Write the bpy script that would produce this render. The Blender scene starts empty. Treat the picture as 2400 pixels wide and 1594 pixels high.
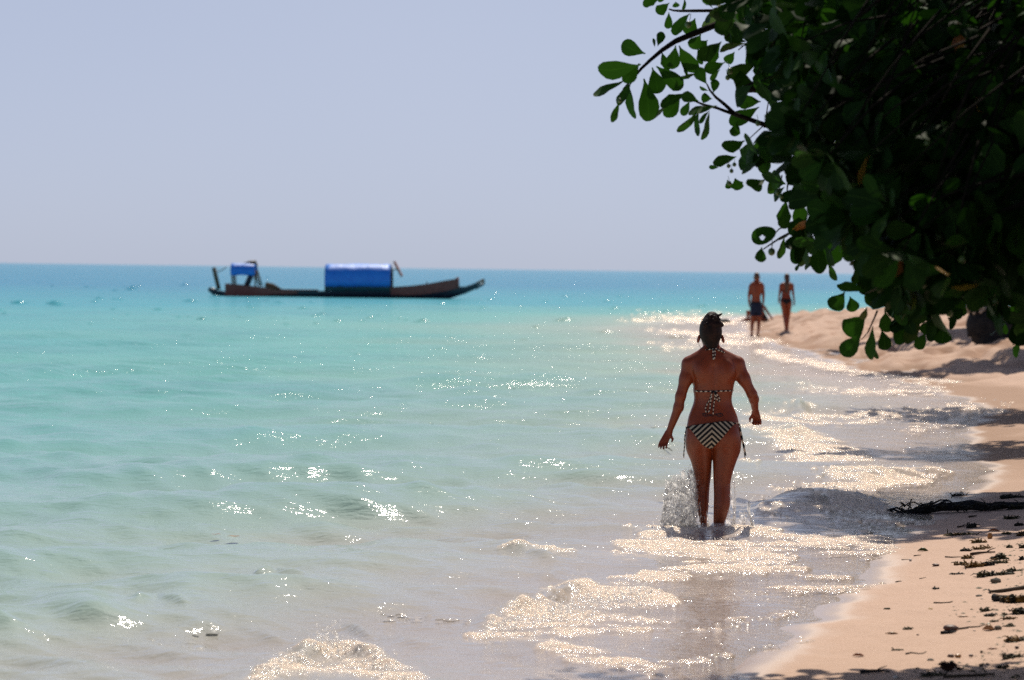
import bpy, math, random
import numpy as np
from mathutils import Vector, Matrix
from mathutils.bvhtree import BVHTree

random.seed(7)
RNG = np.random.default_rng(11)
scene = bpy.context.scene
COL = scene.collection

# ------------------------------------------------------------------ camera
F = 6667.0                      # focal length in photo pixels (100 mm on 36 mm)
CX, CY, W, H = 1200.0, 797.0, 2400.0, 1594.0
CAMZ = 1.9
PITCH = math.atan(166.0 / F)
ROLL = 24.0 / 1900.0
_f = Vector((0, math.cos(PITCH), -math.sin(PITCH)))
_r = Vector((1, 0, 0))
_u = _r.cross(_f)
CR = _r * math.cos(ROLL) + _u * math.sin(ROLL)
CU = _u * math.cos(ROLL) - _r * math.sin(ROLL)
CF = _f
CAM = Vector((0, 0, CAMZ))
cam_d = bpy.data.cameras.new("camera")
cam = bpy.data.objects.new("camera", cam_d)
COL.objects.link(cam)
M = Matrix((CR, CU, -CF)).transposed().to_4x4()
M.translation = CAM
cam.matrix_world = M
cam_d.sensor_width = 36.0
cam_d.lens = 36.0 * F / W
cam_d.clip_start = 0.1
cam_d.clip_end = 60000
cam_d.dof.use_dof = True
cam_d.dof.focus_distance = 20.4
cam_d.dof.aperture_fstop = 3.4
scene.camera = cam

# ------------------------------------------------------------------ light
SUN_EL, SUN_AZ = math.radians(52), math.radians(9)
world = bpy.data.worlds.new("World")
scene.world = world
world.use_nodes = True
wn, wl = world.node_tree.nodes, world.node_tree.links
wn.clear()
w_out = wn.new("ShaderNodeOutputWorld")
w_bg = wn.new("ShaderNodeBackground")
w_sky = wn.new("ShaderNodeTexSky")
w_sky.sky_type = 'NISHITA'
w_sky.sun_disc = False
w_sky.sun_elevation = SUN_EL
w_sky.sun_rotation = SUN_AZ
w_sky.altitude = 0
w_sky.air_density = 0.3
w_sky.dust_density = 1.6
w_sky.ozone_density = 5.5
w_geo = wn.new("ShaderNodeTexCoord")
w_sep = wn.new("ShaderNodeSeparateXYZ"); wl.new(w_geo.outputs["Generated"], w_sep.inputs[0])
w_map = wn.new("ShaderNodeMapRange"); w_map.interpolation_type = 'SMOOTHSTEP'
w_map.inputs[1].default_value = 0.0; w_map.inputs[2].default_value = 0.55
w_map.inputs[3].default_value = 0.80; w_map.inputs[4].default_value = 0.0
wl.new(w_sep.outputs[2], w_map.inputs[0])
w_cl = wn.new("ShaderNodeTexNoise"); w_cl.inputs["Scale"].default_value = 5.0; w_cl.inputs["Detail"].default_value = 2.0
wl.new(w_geo.outputs["Generated"], w_cl.inputs["Vector"])
w_hz = wn.new("ShaderNodeMix"); w_hz.data_type = 'RGBA'
wl.new(w_cl.outputs["Fac"], w_hz.inputs[0])
w_hz.inputs[6].default_value = (4.25, 4.82, 6.15, 1); w_hz.inputs[7].default_value = (4.72, 5.18, 6.35, 1)
w_mix = wn.new("ShaderNodeMix"); w_mix.data_type = 'RGBA'
wl.new(w_map.outputs[0], w_mix.inputs[0]); wl.new(w_sky.outputs[0], w_mix.inputs[6]); wl.new(w_hz.outputs[2], w_mix.inputs[7])
wl.new(w_mix.outputs[2], w_bg.inputs[0])
w_bg.inputs[1].default_value = 0.1
wl.new(w_bg.outputs[0], w_out.inputs[0])

sun_d = bpy.data.lights.new("sun", 'SUN')
sun_d.energy = 4.0
sun_d.angle = math.radians(0.53)
sun_d.color = (1.0, 0.90, 0.77)
sun = bpy.data.objects.new("sun", sun_d)
COL.objects.link(sun)
SUNV = Vector((math.sin(SUN_AZ) * math.cos(SUN_EL), math.cos(SUN_AZ) * math.cos(SUN_EL), math.sin(SUN_EL)))
sun.rotation_euler = SUNV.to_track_quat('Z', 'Y').to_euler()
sun.location = (5, 30, 40)

vs = scene.view_settings
vs.view_transform = 'Standard'
vs.look = 'None'
vs.exposure = 0.13
vs.gamma = 1.0
vs.use_curve_mapping = False
scene.cycles.use_denoising = False
scene.cycles.max_bounces = 6
scene.cycles.transparent_max_bounces = 24
scene.cycles.caustics_reflective = False
scene.cycles.caustics_refractive = False
scene.cycles.sample_clamp_indirect = 6

# ------------------------------------------------------------------ helpers
def ray(u, v):
    return CF + CR * ((u - CX) / F) + CU * ((CY - v) / F)

def P(u, v, D):
    """world point seen at photo pixel (u,v), D metres along the view axis"""
    return CAM + ray(u, v) * D

def G(u, v, z=0.0):
    d = ray(u, v)
    t = (z - CAMZ) / d.z
    return CAM + d * t

def project(x, y, z):
    """numpy: world -> photo pixels"""
    dx, dy, dz = x, y, z - CAMZ
    w = dx * CF.x + dy * CF.y + dz * CF.z
    a = dx * CR.x + dy * CR.y + dz * CR.z
    b = dx * CU.x + dy * CU.y + dz * CU.z
    w = np.where(w < 0.1, 0.1, w)
    return CX + F * a / w, CY - F * b / w

def _hash(ix, iy, iz, seed):
    h = (ix * 374761393 + iy * 668265263 + iz * 2147483647 + seed * 974711) & 0xffffffff
    h = ((h ^ (h >> 13)) * 1274126177) & 0xffffffff
    h = h ^ (h >> 16)
    return (h & 0xffff) / 32767.5 - 1.0

def vn2(x, y, seed=0):
    x = np.asarray(x, float); y = np.asarray(y, float)
    ix = np.floor(x).astype(np.int64); iy = np.floor(y).astype(np.int64)
    fx = x - ix; fy = y - iy
    fx = fx * fx * fx * (fx * (fx * 6 - 15) + 10); fy = fy * fy * fy * (fy * (fy * 6 - 15) + 10)
    a = _hash(ix, iy, 0, seed); b = _hash(ix + 1, iy, 0, seed)
    c = _hash(ix, iy + 1, 0, seed); d = _hash(ix + 1, iy + 1, 0, seed)
    return (a * (1 - fx) + b * fx) * (1 - fy) + (c * (1 - fx) + d * fx) * fy

def vn3(p, seed=0):
    p = np.asarray(p, float)
    i = np.floor(p).astype(np.int64); f = p - i
    f = f * f * (3 - 2 * f)
    r = 0
    for dx in (0, 1):
        for dy in (0, 1):
            for dz in (0, 1):
                w = (f[..., 0] if dx else 1 - f[..., 0]) * (f[..., 1] if dy else 1 - f[..., 1]) * (f[..., 2] if dz else 1 - f[..., 2])
                r = r + w * _hash(i[..., 0] + dx, i[..., 1] + dy, i[..., 2] + dz, seed)
    return r

def fbm2(x, y, oct=4, seed=0, gain=0.5):
    r = 0; a = 1.0
    for k in range(oct):
        c, s = math.cos(k * 1.1 + .3), math.sin(k * 1.1 + .3)
        r = r + a * vn2((x * c - y * s) * 2 ** k + 17.3 * k, (x * s + y * c) * 2 ** k - 9.1 * k, seed + k)
        a *= gain
    return r

def sstep(a, b, x):
    t = np.clip((x - a) / (b - a), 0, 1)
    return t * t * (3 - 2 * t)

def link(name, mesh, mat=None, parent=None, smooth=True, **props):
    if mat is not None:
        mats = mat if isinstance(mat, (list, tuple)) else [mat]
        for m in mats:
            mesh.materials.append(m)
    if smooth:
        mesh.polygons.foreach_set("use_smooth", np.ones(len(mesh.polygons), dtype=bool))
    o = bpy.data.objects.new(name, mesh)
    COL.objects.link(o)
    if parent is not None:
        o.parent = parent
    for k, v in props.items():
        o[k] = v
    return o

def thing(name, label, cat, loc=(0, 0, 0), group=None):
    o = bpy.data.objects.new(name, None)
    o.empty_display_size = 0.2
    COL.objects.link(o)
    o.location = loc
    o["label"] = label; o["category"] = cat
    if group: o["group"] = group
    return o

def tag(o, label, cat, group=None):
    o["label"] = label; o["category"] = cat
    if group: o["group"] = group
    return o

def np_mesh(name, verts, faces, attrs=None):
    """verts (n,3) array, faces (m,3|4) array or list"""
    me = bpy.data.meshes.new(name)
    verts = np.asarray(verts, dtype=np.float32)
    if isinstance(faces, np.ndarray):
        k = faces.shape[1]
        me.vertices.add(len(verts)); me.vertices.foreach_set("co", verts.ravel())
        me.loops.add(faces.size); me.loops.foreach_set("vertex_index", faces.astype(np.int32).ravel())
        me.polygons.add(len(faces))
        me.polygons.foreach_set("loop_start", np.arange(0, faces.size, k, dtype=np.int32))
        me.update(calc_edges=True)
    else:
        me.from_pydata([tuple(v) for v in verts], [], [tuple(f) for f in faces])
        me.update()
    for an, av in (attrs or {}).items():
        a = me.attributes.new(an, 'FLOAT', 'POINT')
        a.data.foreach_set("value", np.asarray(av, dtype=np.float32).ravel())
    return me

class MB:
    """collects pieces; builds one mesh"""
    def __init__(s): s.v = []; s.f = []; s.m = []; s.n = 0; s.a = []
    def add(s, verts, faces, mi=0, attr=None):
        verts = np.asarray(verts, float)
        s.v.append(verts)
        for f in faces:
            s.f.append(tuple(int(i) + s.n for i in f)); s.m.append(mi)
        s.a.append(np.zeros(len(verts)) if attr is None else np.asarray(attr, float))
        s.n += len(verts)
    def tube(s, pts, rad, sides=6, mi=0, seg_mats=None, attr=0.0):
        pts = [Vector(p) for p in pts]
        n = len(pts)
        if not hasattr(rad, '__len__'): rad = [rad] * n
        vs_ = []
        up = Vector((0.13, 0.31, 0.94))
        for i, p in enumerate(pts):
            t = (pts[min(i + 1, n - 1)] - pts[max(i - 1, 0)])
            if t.length < 1e-9: t = Vector((0, 0, 1))
            t.normalize()
            a = t.cross(up)
            if a.length < 1e-3: a = t.cross(Vector((1, 0, 0)))
            a.normalize(); b = t.cross(a)
            for k in range(sides):
                an = 2 * math.pi * k / sides
                vs_.append(p + (a * math.cos(an) + b * math.sin(an)) * rad[i])
        fs = []
        ms = []
        for i in range(n - 1):
            for k in range(sides):
                k2 = (k + 1) % sides
                fs.append((i * sides + k, i * sides + k2, (i + 1) * sides + k2, (i + 1) * sides + k))
                ms.append(seg_mats[i] if seg_mats else mi)
        fs.append(tuple(range(sides))[::-1]); ms.append(ms[0])
        fs.append(tuple((n - 1) * sides + k for k in range(sides))); ms.append(ms[-1] if len(ms) > 1 else mi)
        base = s.n
        s.v.append(np.array([tuple(v) for v in vs_]))
        s.a.append(np.full(len(vs_), attr))
        for f, m in zip(fs, ms):
            s.f.append(tuple(i + base for i in f)); s.m.append(m)
        s.n += len(vs_)
    def box(s, c, size, mi=0, rot=None):
        c = Vector(c)
        vs_ = []
        for x in (-.5, .5):
            for y in (-.5, .5):
                for z in (-.5, .5):
                    q = Vector((x * size[0], y * size[1], z * size[2]))
                    if rot is not None: q = rot @ q
                    vs_.append(tuple(c + q))
        s.add(vs_, [(0, 1, 3, 2), (4, 6, 7, 5), (0, 4, 5, 1), (2, 3, 7, 6), (0, 2, 6, 4), (1, 5, 7, 3)], mi)
    def grid(s, pts, mi=0, flip=False):
        """pts: list of rows of points"""
        R, C = len(pts), len(pts[0])
        vs_ = [tuple(p) for r in pts for p in r]
        fs = []
        for i in range(R - 1):
            for j in range(C - 1):
                q = (i * C + j, i * C + j + 1, (i + 1) * C + j + 1, (i + 1) * C + j)
                fs.append(q[::-1] if flip else q)
        s.add(vs_, fs, mi)
    def mesh(s, name, attr=None):
        me = bpy.data.meshes.new(name)
        v = np.concatenate(s.v) if s.v else np.zeros((0, 3))
        me.from_pydata([tuple(x) for x in v], [], s.f)
        me.polygons.foreach_set("material_index", np.array(s.m, dtype=np.int32))
        if attr:
            a = me.attributes.new(attr, 'FLOAT', 'POINT')
            a.data.foreach_set("value", np.concatenate(s.a).astype(np.float32))
        me.update()
        return me

# ------------------------------------------------------------------ materials
class NT:
    def __init__(s, name):
        s.m = bpy.data.materials.new(name); s.m.use_nodes = True
        s.t = s.m.node_tree; s.t.nodes.clear()
        s.out = s.t.nodes.new("ShaderNodeOutputMaterial")
    def n(s, t, **kw):
        x = s.t.nodes.new(t)
        for k, v in kw.items(): setattr(x, k, v)
        return x
    def l(s, a, b): s.t.links.new(a, b)
    def val(s, sock, x):
        if hasattr(x, 'links') or hasattr(x, 'is_output'): s.l(x, sock)
        else: sock.default_value = x
    def math(s, op, a, b=0.0, c=0.0, clamp=False):
        x = s.n("ShaderNodeMath", operation=op); x.use_clamp = clamp
        s.val(x.inputs[0], a); s.val(x.inputs[1], b); s.val(x.inputs[2], c)
        return x.outputs[0]
    def mix(s, f, a, b, blend='MIX'):
        x = s.n("ShaderNodeMix", data_type='RGBA', blend_type=blend)
        s.val(x.inputs[0], f); s.val(x.inputs[6], a); s.val(x.inputs[7], b)
        return x.outputs[2]
    def noise(s, vec, scale, detail=3, rough=0.5, dist=0.0):
        x = s.n("ShaderNodeTexNoise")
        x.inputs["Scale"].default_value = scale; x.inputs["Detail"].default_value = detail
        x.inputs["Roughness"].default_value = rough; x.inputs["Distortion"].default_value = dist
        if vec is not None: s.l(vec, x.inputs["Vector"])
        return x.outputs["Fac"]
    def ramp(s, fac, stops, interp='LINEAR'):
        x = s.n("ShaderNodeValToRGB"); x.color_ramp.interpolation = interp
        e = x.color_ramp.elements
        while len(e) < len(stops): e.new(0.5)
        for k, (p, c) in enumerate(stops):
            e[k].position = p; e[k].color = (*c, 1) if len(c) == 3 else c
        s.val(x.inputs[0], fac)
        return x.outputs[0]
    def attr(s, name):
        x = s.n("ShaderNodeAttribute"); x.attribute_name = name
        return x.outputs["Fac"]
    def pos(s): return s.n("ShaderNodeNewGeometry").outputs["Position"]
    def obj(s): return s.n("ShaderNodeTexCoord").outputs["Object"]
    def bump(s, h, strength=1.0, dist=0.01, normal=None):
        x = s.n("ShaderNodeBump")
        s.val(x.inputs["Strength"], strength); s.val(x.inputs["Distance"], dist)
        s.l(h, x.inputs["Height"])
        if normal is not None: s.l(normal, x.inputs["Normal"])
        return x.outputs["Normal"]
    def bsdf(s, color, rough=0.6, spec=0.5, normal=None, **kw):
        x = s.n("ShaderNodeBsdfPrincipled")
        s.val(x.inputs["Base Color"], (*color, 1) if isinstance(color, tuple) and len(color) == 3 else color)
        s.val(x.inputs["Roughness"], rough)
        s.val(x.inputs["Specular IOR Level"], spec)
        for k, v in kw.items(): s.val(x.inputs[k], v)
        if normal is not None: s.l(normal, x.inputs["Normal"])
        return x
    def done(s, shader):
        s.l(shader.outputs[0] if hasattr(shader, 'outputs') else shader, s.out.inputs[0])
        return s.m

def simple_mat(name, c1, c2=None, scale=20, rough=0.6, spec=0.4, bump=0.0, bscale=60, bdist=0.01, **kw):
    n = NT(name)
    pos = n.obj()
    col = (*c1, 1)
    if c2 is not None:
        f = n.noise(pos, scale, 4)
        f = n.math('MULTIPLY', n.math('SUBTRACT', f, 0.35), 3.0, clamp=True)
        col = n.mix(f, (*c1, 1), (*c2, 1))
    nrm = None
    if bump > 0:
        nrm = n.bump(n.noise(pos, bscale, 4), bump, bdist)
    return n.done(n.bsdf(col, rough, spec, nrm, **kw))

# ------------------------------------------------------------------ lie of the land
SH_Y = np.array([0, 8, 12.0, 13.6, 15.3, 16.7, 17.8, 19.5, 21.5, 24, 27, 31, 35, 40, 48, 55, 63, 70, 78, 86, 95, 103, 110, 116, 122, 128, 150, 30000])
SH_X = np.array([.75, .82, .92, 1.02, 1.45, 1.85, 2.2, 2.45, 2.95, 3.7, 4.45, 4.9, 5.5, 6.7, 6.8, 6.6, 6.8, 6.9, 6.9, 7.0, 7.7, 8.3, 9.0, 10.6, 12.6, 15.5, 30, 20000])

def shore_x(y):
    x = np.interp(y, SH_Y, SH_X)
    return x + 0.10 * vn2(y * 1.3, y * 0 + 3.1, 5) * np.clip(y / 40, .3, 2) + 0.06 * vn2(y * 3.1, y * 0 + 8.7, 6)

def beach_z(x, y):
    d = (x - shore_x(y)) * 0.93
    z = np.where(d < 0, 0.062 * d, np.where(d < 4, 0.062 * d, 0.248 + 0.028 * (d - 4)))
    z = np.where(d < -8, -0.496 + 0.045 * (d + 8), z)
    z = np.clip(z, -6, 1.3)
    far = sstep(40, 60, y)
    dry = sstep(0.15, 1.2, d)
    z = z + dry * (0.012 * fbm2(x * 2.2, y * 1.1, 3, 40) + 0.03 * vn2(x * 0.5, y * 0.35, 44))
    z = z + dry * far * (0.17 * vn2(x * 1.1, y * 0.45, 50) + 0.15 * vn2(x * 2.9, y * 1.0, 51))
    z = z + far * sstep(.5, 2.5, d) * 0.18 * sstep(125, 100, y)
    return z

def GB(u, v):
    """where the sight line through a photo pixel meets the beach"""
    d = ray(u, v)
    t = np.linspace(8, 160, 4000)
    x = CAM.x + d.x * t; y = CAM.y + d.y * t; z = CAM.z + d.z * t
    g = np.maximum(beach_z(x, y), -0.0)
    i = int(np.argmax(z <= g))
    return Vector((x[i], y[i], g[i]))

def gz(x, y):
    return float(beach_z(np.array([x]), np.array([y]))[0])

def polar_grid(inv_y, t):
    Y = 1.0 / inv_y
    T, YY = np.meshgrid(t, Y)
    X = T * YY
    R, C = X.shape
    idx = np.arange(R * C).reshape(R, C)
    faces = np.stack([idx[:-1, :-1], idx[:-1, 1:], idx[1:, 1:], idx[1:, :-1]], -1).reshape(-1, 4)
    return X, YY, faces

# ---- foam and breakers, given as lines along the water (photo pixels of the water plane)
FOAM = [  # u1,v1,r1,u2,v2,r2,strength
    (620, 1612, 30, 770, 1572, 42, 1.0), (770, 1572, 42, 930, 1612, 30, 1.0), (745, 1530, 8, 800, 1545, 18, 1.0),
    (1120, 1490, 14, 1290, 1440, 34, .95), (1290, 1440, 34, 1420, 1395, 34, 1.0), (1420, 1395, 32, 1530, 1405, 18, .95),
    (1260, 1490, 30, 1500, 1470, 34, .85), (1300, 1530, 16, 1545, 1585, 20, .8), (950, 1505, 5, 1260, 1500, 14, .6),
    (1545, 1500, 6, 1860, 1440, 7, .65), (1330, 1560, 8, 1560, 1580, 12, .6), (1560, 1560, 5, 1700, 1540, 6, .5),
    (1200, 1308, 5, 1480, 1318, 12, .8), (1480, 1290, 14, 1720, 1300, 30, .95), (1720, 1300, 30, 2050, 1282, 26, .95),
    (1360, 1378, 8, 1620, 1350, 16, .85), (1620, 1350, 18, 1880, 1330, 18, .9), (1480, 1262, 8, 2060, 1268, 12, .8),
    (1540, 1250, 8, 1820, 1262, 14, .95), (1700, 1395, 5, 2080, 1378, 6, .75), (1900, 1356, 3, 2090, 1364, 5, .7),
    (1760, 1010, 16, 1870, 1040, 26, .9), (1870, 1040, 26, 2000, 1075, 22, .9), (1740, 1095, 10, 1960, 1070, 18, .85),
    (1770, 1165, 7, 1960, 1140, 16, .85), (1960, 1135, 20, 2140, 1125, 18, .95), (2140, 1120, 12, 2250, 1115, 6, .7),
    (1800, 1205, 22, 2040, 1195, 24, .85), (1840, 1172, 10, 2030, 1175, 12, .8), (1780, 1240, 10, 2150, 1225, 8, .55),
    (1790, 990, 7, 1960, 985, 14, .85), (1960, 985, 16, 2150, 975, 16, .95), (2150, 975, 14, 2400, 945, 12, .9),
    (1960, 925, 8, 2300, 905, 12, .7), (1750, 975, 6, 1880, 960, 8, .5), (2120, 1015, 6, 2400, 985, 8, .5),
    (1470, 752, 7, 1620, 748, 12, .9), (1620, 748, 12, 1760, 757, 12, .9), (1540, 778, 5, 1760, 790, 10, .8),
    (1560, 818, 9, 1720, 805, 12, .85), (1720, 800, 10, 1880, 800, 8, .8), (1790, 830, 9, 2010, 872, 14, .85),
    (2010, 872, 14, 2260, 905, 12, .8), (1500, 735, 4, 1700, 733, 5, .6), (1850, 910, 5, 2050, 920, 6, .4),
]
RIDGE = [  # breaker and wavelet crests: u1,v1,u2,v2,half-width px (vertical), height m
    (1100, 1478, 1420, 1375, 18, .07), (1420, 1375, 1540, 1388, 14, .06), (640, 1590, 780, 1535, 16, .075), (780, 1535, 920, 1585, 14, .06),
    (1780, 1195, 2050, 1180, 20, .12), (1830, 1168, 2010, 1163, 10, .06), (1880, 1140, 2200, 1112, 14, .07), (1500, 1266, 1800, 1262, 9, .04),
    (310, 1438, 365, 1428, 9, .045), (365, 1428, 440, 1452, 8, .03), (325, 1492, 540, 1474, 10, .05), (540, 1474, 660, 1500, 8, .03),
    (820, 1470, 880, 1505, 10, .05), (880, 1505, 1000, 1515, 9, .04), (1190, 1300, 1340, 1345, 9, .05), (1340, 1345, 1250, 1368, 10, .04),
    (1000, 1375, 1080, 1368, 7, .03), (590, 1372, 640, 1362, 8, .04), (640, 1362, 720, 1375, 6, .02), (1440, 1010, 1580, 1000, 7, .05),
    (1490, 1035, 1600, 1018, 7, .05), (1110, 1020, 1230, 1012, 6, .05), (1250, 1025, 1310, 1015, 6, .05), (1840, 890, 1890, 900, 8, .09),
    (1860, 960, 1890, 972, 9, .09), (1760, 965, 1790, 972, 6, .05), (1800, 1015, 1900, 1035, 10, .07), (2000, 975, 2140, 968, 8, .06),
    (150, 1470, 330, 1478, 14, .04), (1640, 1253, 1712, 1253, 9, .05), (0, 1525, 150, 1540, 12, .03), (700, 1440, 1000, 1428, 12, .03),
]

def seg_field(U, V, u1, v1, r1, u2, v2, r2, ky=2.6):
    dx, dy = u2 - u1, (v2 - v1) * ky
    L = dx * dx + dy * dy
    h = np.clip(((U - u1) * dx + (V - v1) * ky * dy) / L, 0, 1)
    ex = U - (u1 + h * dx); ey = (V - v1) * ky - h * dy
    r = (r1 + (r2 - r1) * h) * ky
    return np.sqrt(ex * ex + ey * ey) / r

# ------------------------------------------------------------------ sand
def build_beach():
    inv = np.concatenate([np.linspace(1 / 7.5, 1 / 40.0, 440), 1 / np.arange(40.3, 150, .36)])
    t = np.concatenate([np.linspace(-1.2, -.1, 20)[:-1], np.linspace(-.1, .34, 560), np.linspace(.34, 1.6, 30)[1:]])
    X, Y, faces = polar_grid(inv, t)
    Z = beach_z(X, Y)
    # small relief on the dry sand
    d = X - shore_x(Y)
    fine = sstep(.1, .6, d) * np.clip(18 / Y, .3, 1)
    Z = Z + fine * (0.004 * fbm2(X * 9, Y * 5, 3, 60))
    me = np_mesh("beach", np.stack([X, Y, Z], -1).reshape(-1, 3), faces)
    n = NT("sand")
    pos = n.pos()
    sx = n.n("ShaderNodeSeparateXYZ"); n.l(pos, sx.inputs[0])
    big = n.noise(pos, 0.9, 3)
    h = n.math('ADD', sx.outputs[2], n.math('MULTIPLY', n.math('SUBTRACT', big, .5), 0.03))
    wet = n.ramp(h, [(0.0, (1, 1, 1)), (0.006, (1, 1, 1)), (0.017, (0, 0, 0))])
    g1 = n.noise(pos, 7, 5, .6); g2 = n.noise(pos, 420, 2)
    dry = n.mix(n.math('MULTIPLY', g1, .9), (.66, .48, .37, 1), (.57, .395, .295, 1))
    dry = n.mix(n.math('MULTIPLY', g2, .35), dry, (.36, .23, .16, 1))
    speck = n.math('GREATER_THAN', n.noise(pos, 55, 2), .70)
    dry = n.mix(n.math('MULTIPLY', speck, .45), dry, (.24, .13, .08, 1))
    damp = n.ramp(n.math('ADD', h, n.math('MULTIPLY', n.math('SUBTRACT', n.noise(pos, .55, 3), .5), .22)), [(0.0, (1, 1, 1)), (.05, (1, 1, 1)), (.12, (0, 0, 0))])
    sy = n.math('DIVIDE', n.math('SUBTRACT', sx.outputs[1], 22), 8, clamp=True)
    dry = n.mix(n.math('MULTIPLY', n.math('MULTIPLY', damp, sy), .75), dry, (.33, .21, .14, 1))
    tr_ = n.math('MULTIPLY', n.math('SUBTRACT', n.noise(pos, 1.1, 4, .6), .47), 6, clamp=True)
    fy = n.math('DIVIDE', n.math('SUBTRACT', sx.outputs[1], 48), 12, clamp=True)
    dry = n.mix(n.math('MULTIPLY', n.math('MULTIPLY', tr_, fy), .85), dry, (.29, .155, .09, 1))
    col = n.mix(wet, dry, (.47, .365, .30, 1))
    bh = n.math('ADD', n.math('MULTIPLY', n.noise(pos, 30, 4), 1.0), n.math('MULTIPLY', g2, .3))
    bs = n.math('SUBTRACT', .55, n.math('MULTIPLY', wet, .5))
    nrm = n.bump(bh, bs, .012)
    rough = n.math('SUBTRACT', .85, n.math('MULTIPLY', wet, .62))
    b = n.bsdf(col, rough, n.math('ADD', .15, n.math('MULTIPLY', wet, .5)), nrm)
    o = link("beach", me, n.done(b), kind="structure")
    return o
build_beach()

# ------------------------------------------------------------------ water
def water_material():
    n = NT("sea_water")
    pos = n.pos()
    depth = n.attr("depth"); foam = n.attr("foam")
    geo = n.n("ShaderNodeSeparateXYZ"); n.l(pos, geo.inputs[0])
    dist = geo.outputs[1]
    patch = n.noise(pos, .06, 3)
    dd = n.math('ADD', depth, n.math('MULTIPLY', n.math('SUBTRACT', patch, .5), n.math('MULTIPLY', depth, .9)))
    dl = n.math('DIVIDE', dd, 6.0, clamp=True)
    col = n.ramp(dl, [(0.0, (.76, .61, .53)), (0.02, (.60, .54, .47)), (.045, (.34, .47, .40)), (.10, (.17, .46, .43)), (.25, (.07, .38, .46)), (1.0, (.04, .26, .43))])
    fm = n.n('ShaderNodeMapping'); fm.inputs['Scale'].default_value = (1, 2.4, 1); n.l(pos, fm.inputs['Vector'])
    bed = n.math('MULTIPLY', n.math('SUBTRACT', n.noise(pos, .16, 4, .6), .50), 3.2, clamp=True)
    col = n.mix(n.math('MULTIPLY', n.math('MULTIPLY', bed, n.math('DIVIDE', depth, 1.2, clamp=True)), .55), col, (.055, .20, .30, 1))
    froth = n.noise(fm.outputs[0], 11, 4, .6)
    fcol = n.mix(froth, (.80, .55, .36, 1), (1.0, .87, .74, 1))
    lace = n.math('MULTIPLY', n.math('SUBTRACT', n.noise(fm.outputs[0], 15, 5, .65, .8), .40), 5.5, clamp=True)
    ff = n.math('MULTIPLY', foam, n.math('ADD', .30, n.math('MULTIPLY', lace, .70)))
    col = n.mix(ff, col, fcol)
    # ripples too small for the mesh
    farw = n.math('DIVIDE', n.math('SUBTRACT', dist, 15), 38, clamp=True)
    mp = n.n("ShaderNodeMapping"); mp.inputs["Scale"].default_value = (1.0, 1.9, 1.0); n.l(pos, mp.inputs["Vector"])
    r1 = n.noise(mp.outputs[0], 9, 3, .55, .3)
    r2 = n.noise(mp.outputs[0], 1.5, 3, .5, .4)
    r3 = n.noise(pos, 60, 3, .6)
    nr = n.bump(r1, n.math('ADD', .45, n.math('MULTIPLY', n.math('SUBTRACT', 1.0, n.math('DIVIDE', depth, .12, clamp=True)), .12)), .03)
    nr = n.bump(r2, n.math('MULTIPLY', farw, .40), .26, nr)
    nrf = n.bump(r3, n.math('MULTIPLY', foam, .8), .035, nr)
    dif = n.n("ShaderNodeBsdfDiffuse"); n.l(col, dif.inputs[0]); n.l(nr, dif.inputs["Normal"])
    tr = n.n("ShaderNodeBsdfTransparent"); tr.inputs[0].default_value = (.96, .97, .95, 1)
    op = n.ramp(n.math('DIVIDE', depth, .25, clamp=True), [(0, (.12, .12, .12)), (.2, (.55, .55, .55)), (1, (1, 1, 1))])
    op = n.math('ADD', op, n.math('MULTIPLY', foam, .7), clamp=True)
    body = n.n("ShaderNodeMixShader"); n.l(op, body.inputs[0]); n.l(tr.outputs[0], body.inputs[1]); n.l(dif.outputs[0], body.inputs[2])
    gl = n.n("ShaderNodeBsdfGlossy"); gl.distribution = 'GGX'; n.l(n.mix(foam, (1, 1, 1, 1), (1.0, .91, .78, 1)), gl.inputs[0])  # warm tint of the foam's sun glints is put into the gloss colour
    n.val(gl.inputs["Roughness"], n.math('ADD', .06, n.math('ADD', n.math('MULTIPLY', farw, .06), n.math('MULTIPLY', foam, .14))))
    n.l(nrf, gl.inputs["Normal"])
    fr = n.n("ShaderNodeFresnel"); n.val(fr.inputs["IOR"], n.math('SUBTRACT', 1.33, n.math('MULTIPLY', farw, .15))); n.l(nrf, fr.inputs["Normal"])
    ms = n.n("ShaderNodeMixShader"); n.l(n.math('MAXIMUM', n.math('MULTIPLY', fr.outputs[0], n.math('SUBTRACT', 1.0, n.math('MULTIPLY', farw, .48))), n.math('MULTIPLY', foam, .19)), ms.inputs[0]); n.l(body.outputs[0], ms.inputs[1]); n.l(gl.outputs[0], ms.inputs[2])
    return n.done(ms)
WATER = water_material()

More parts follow.
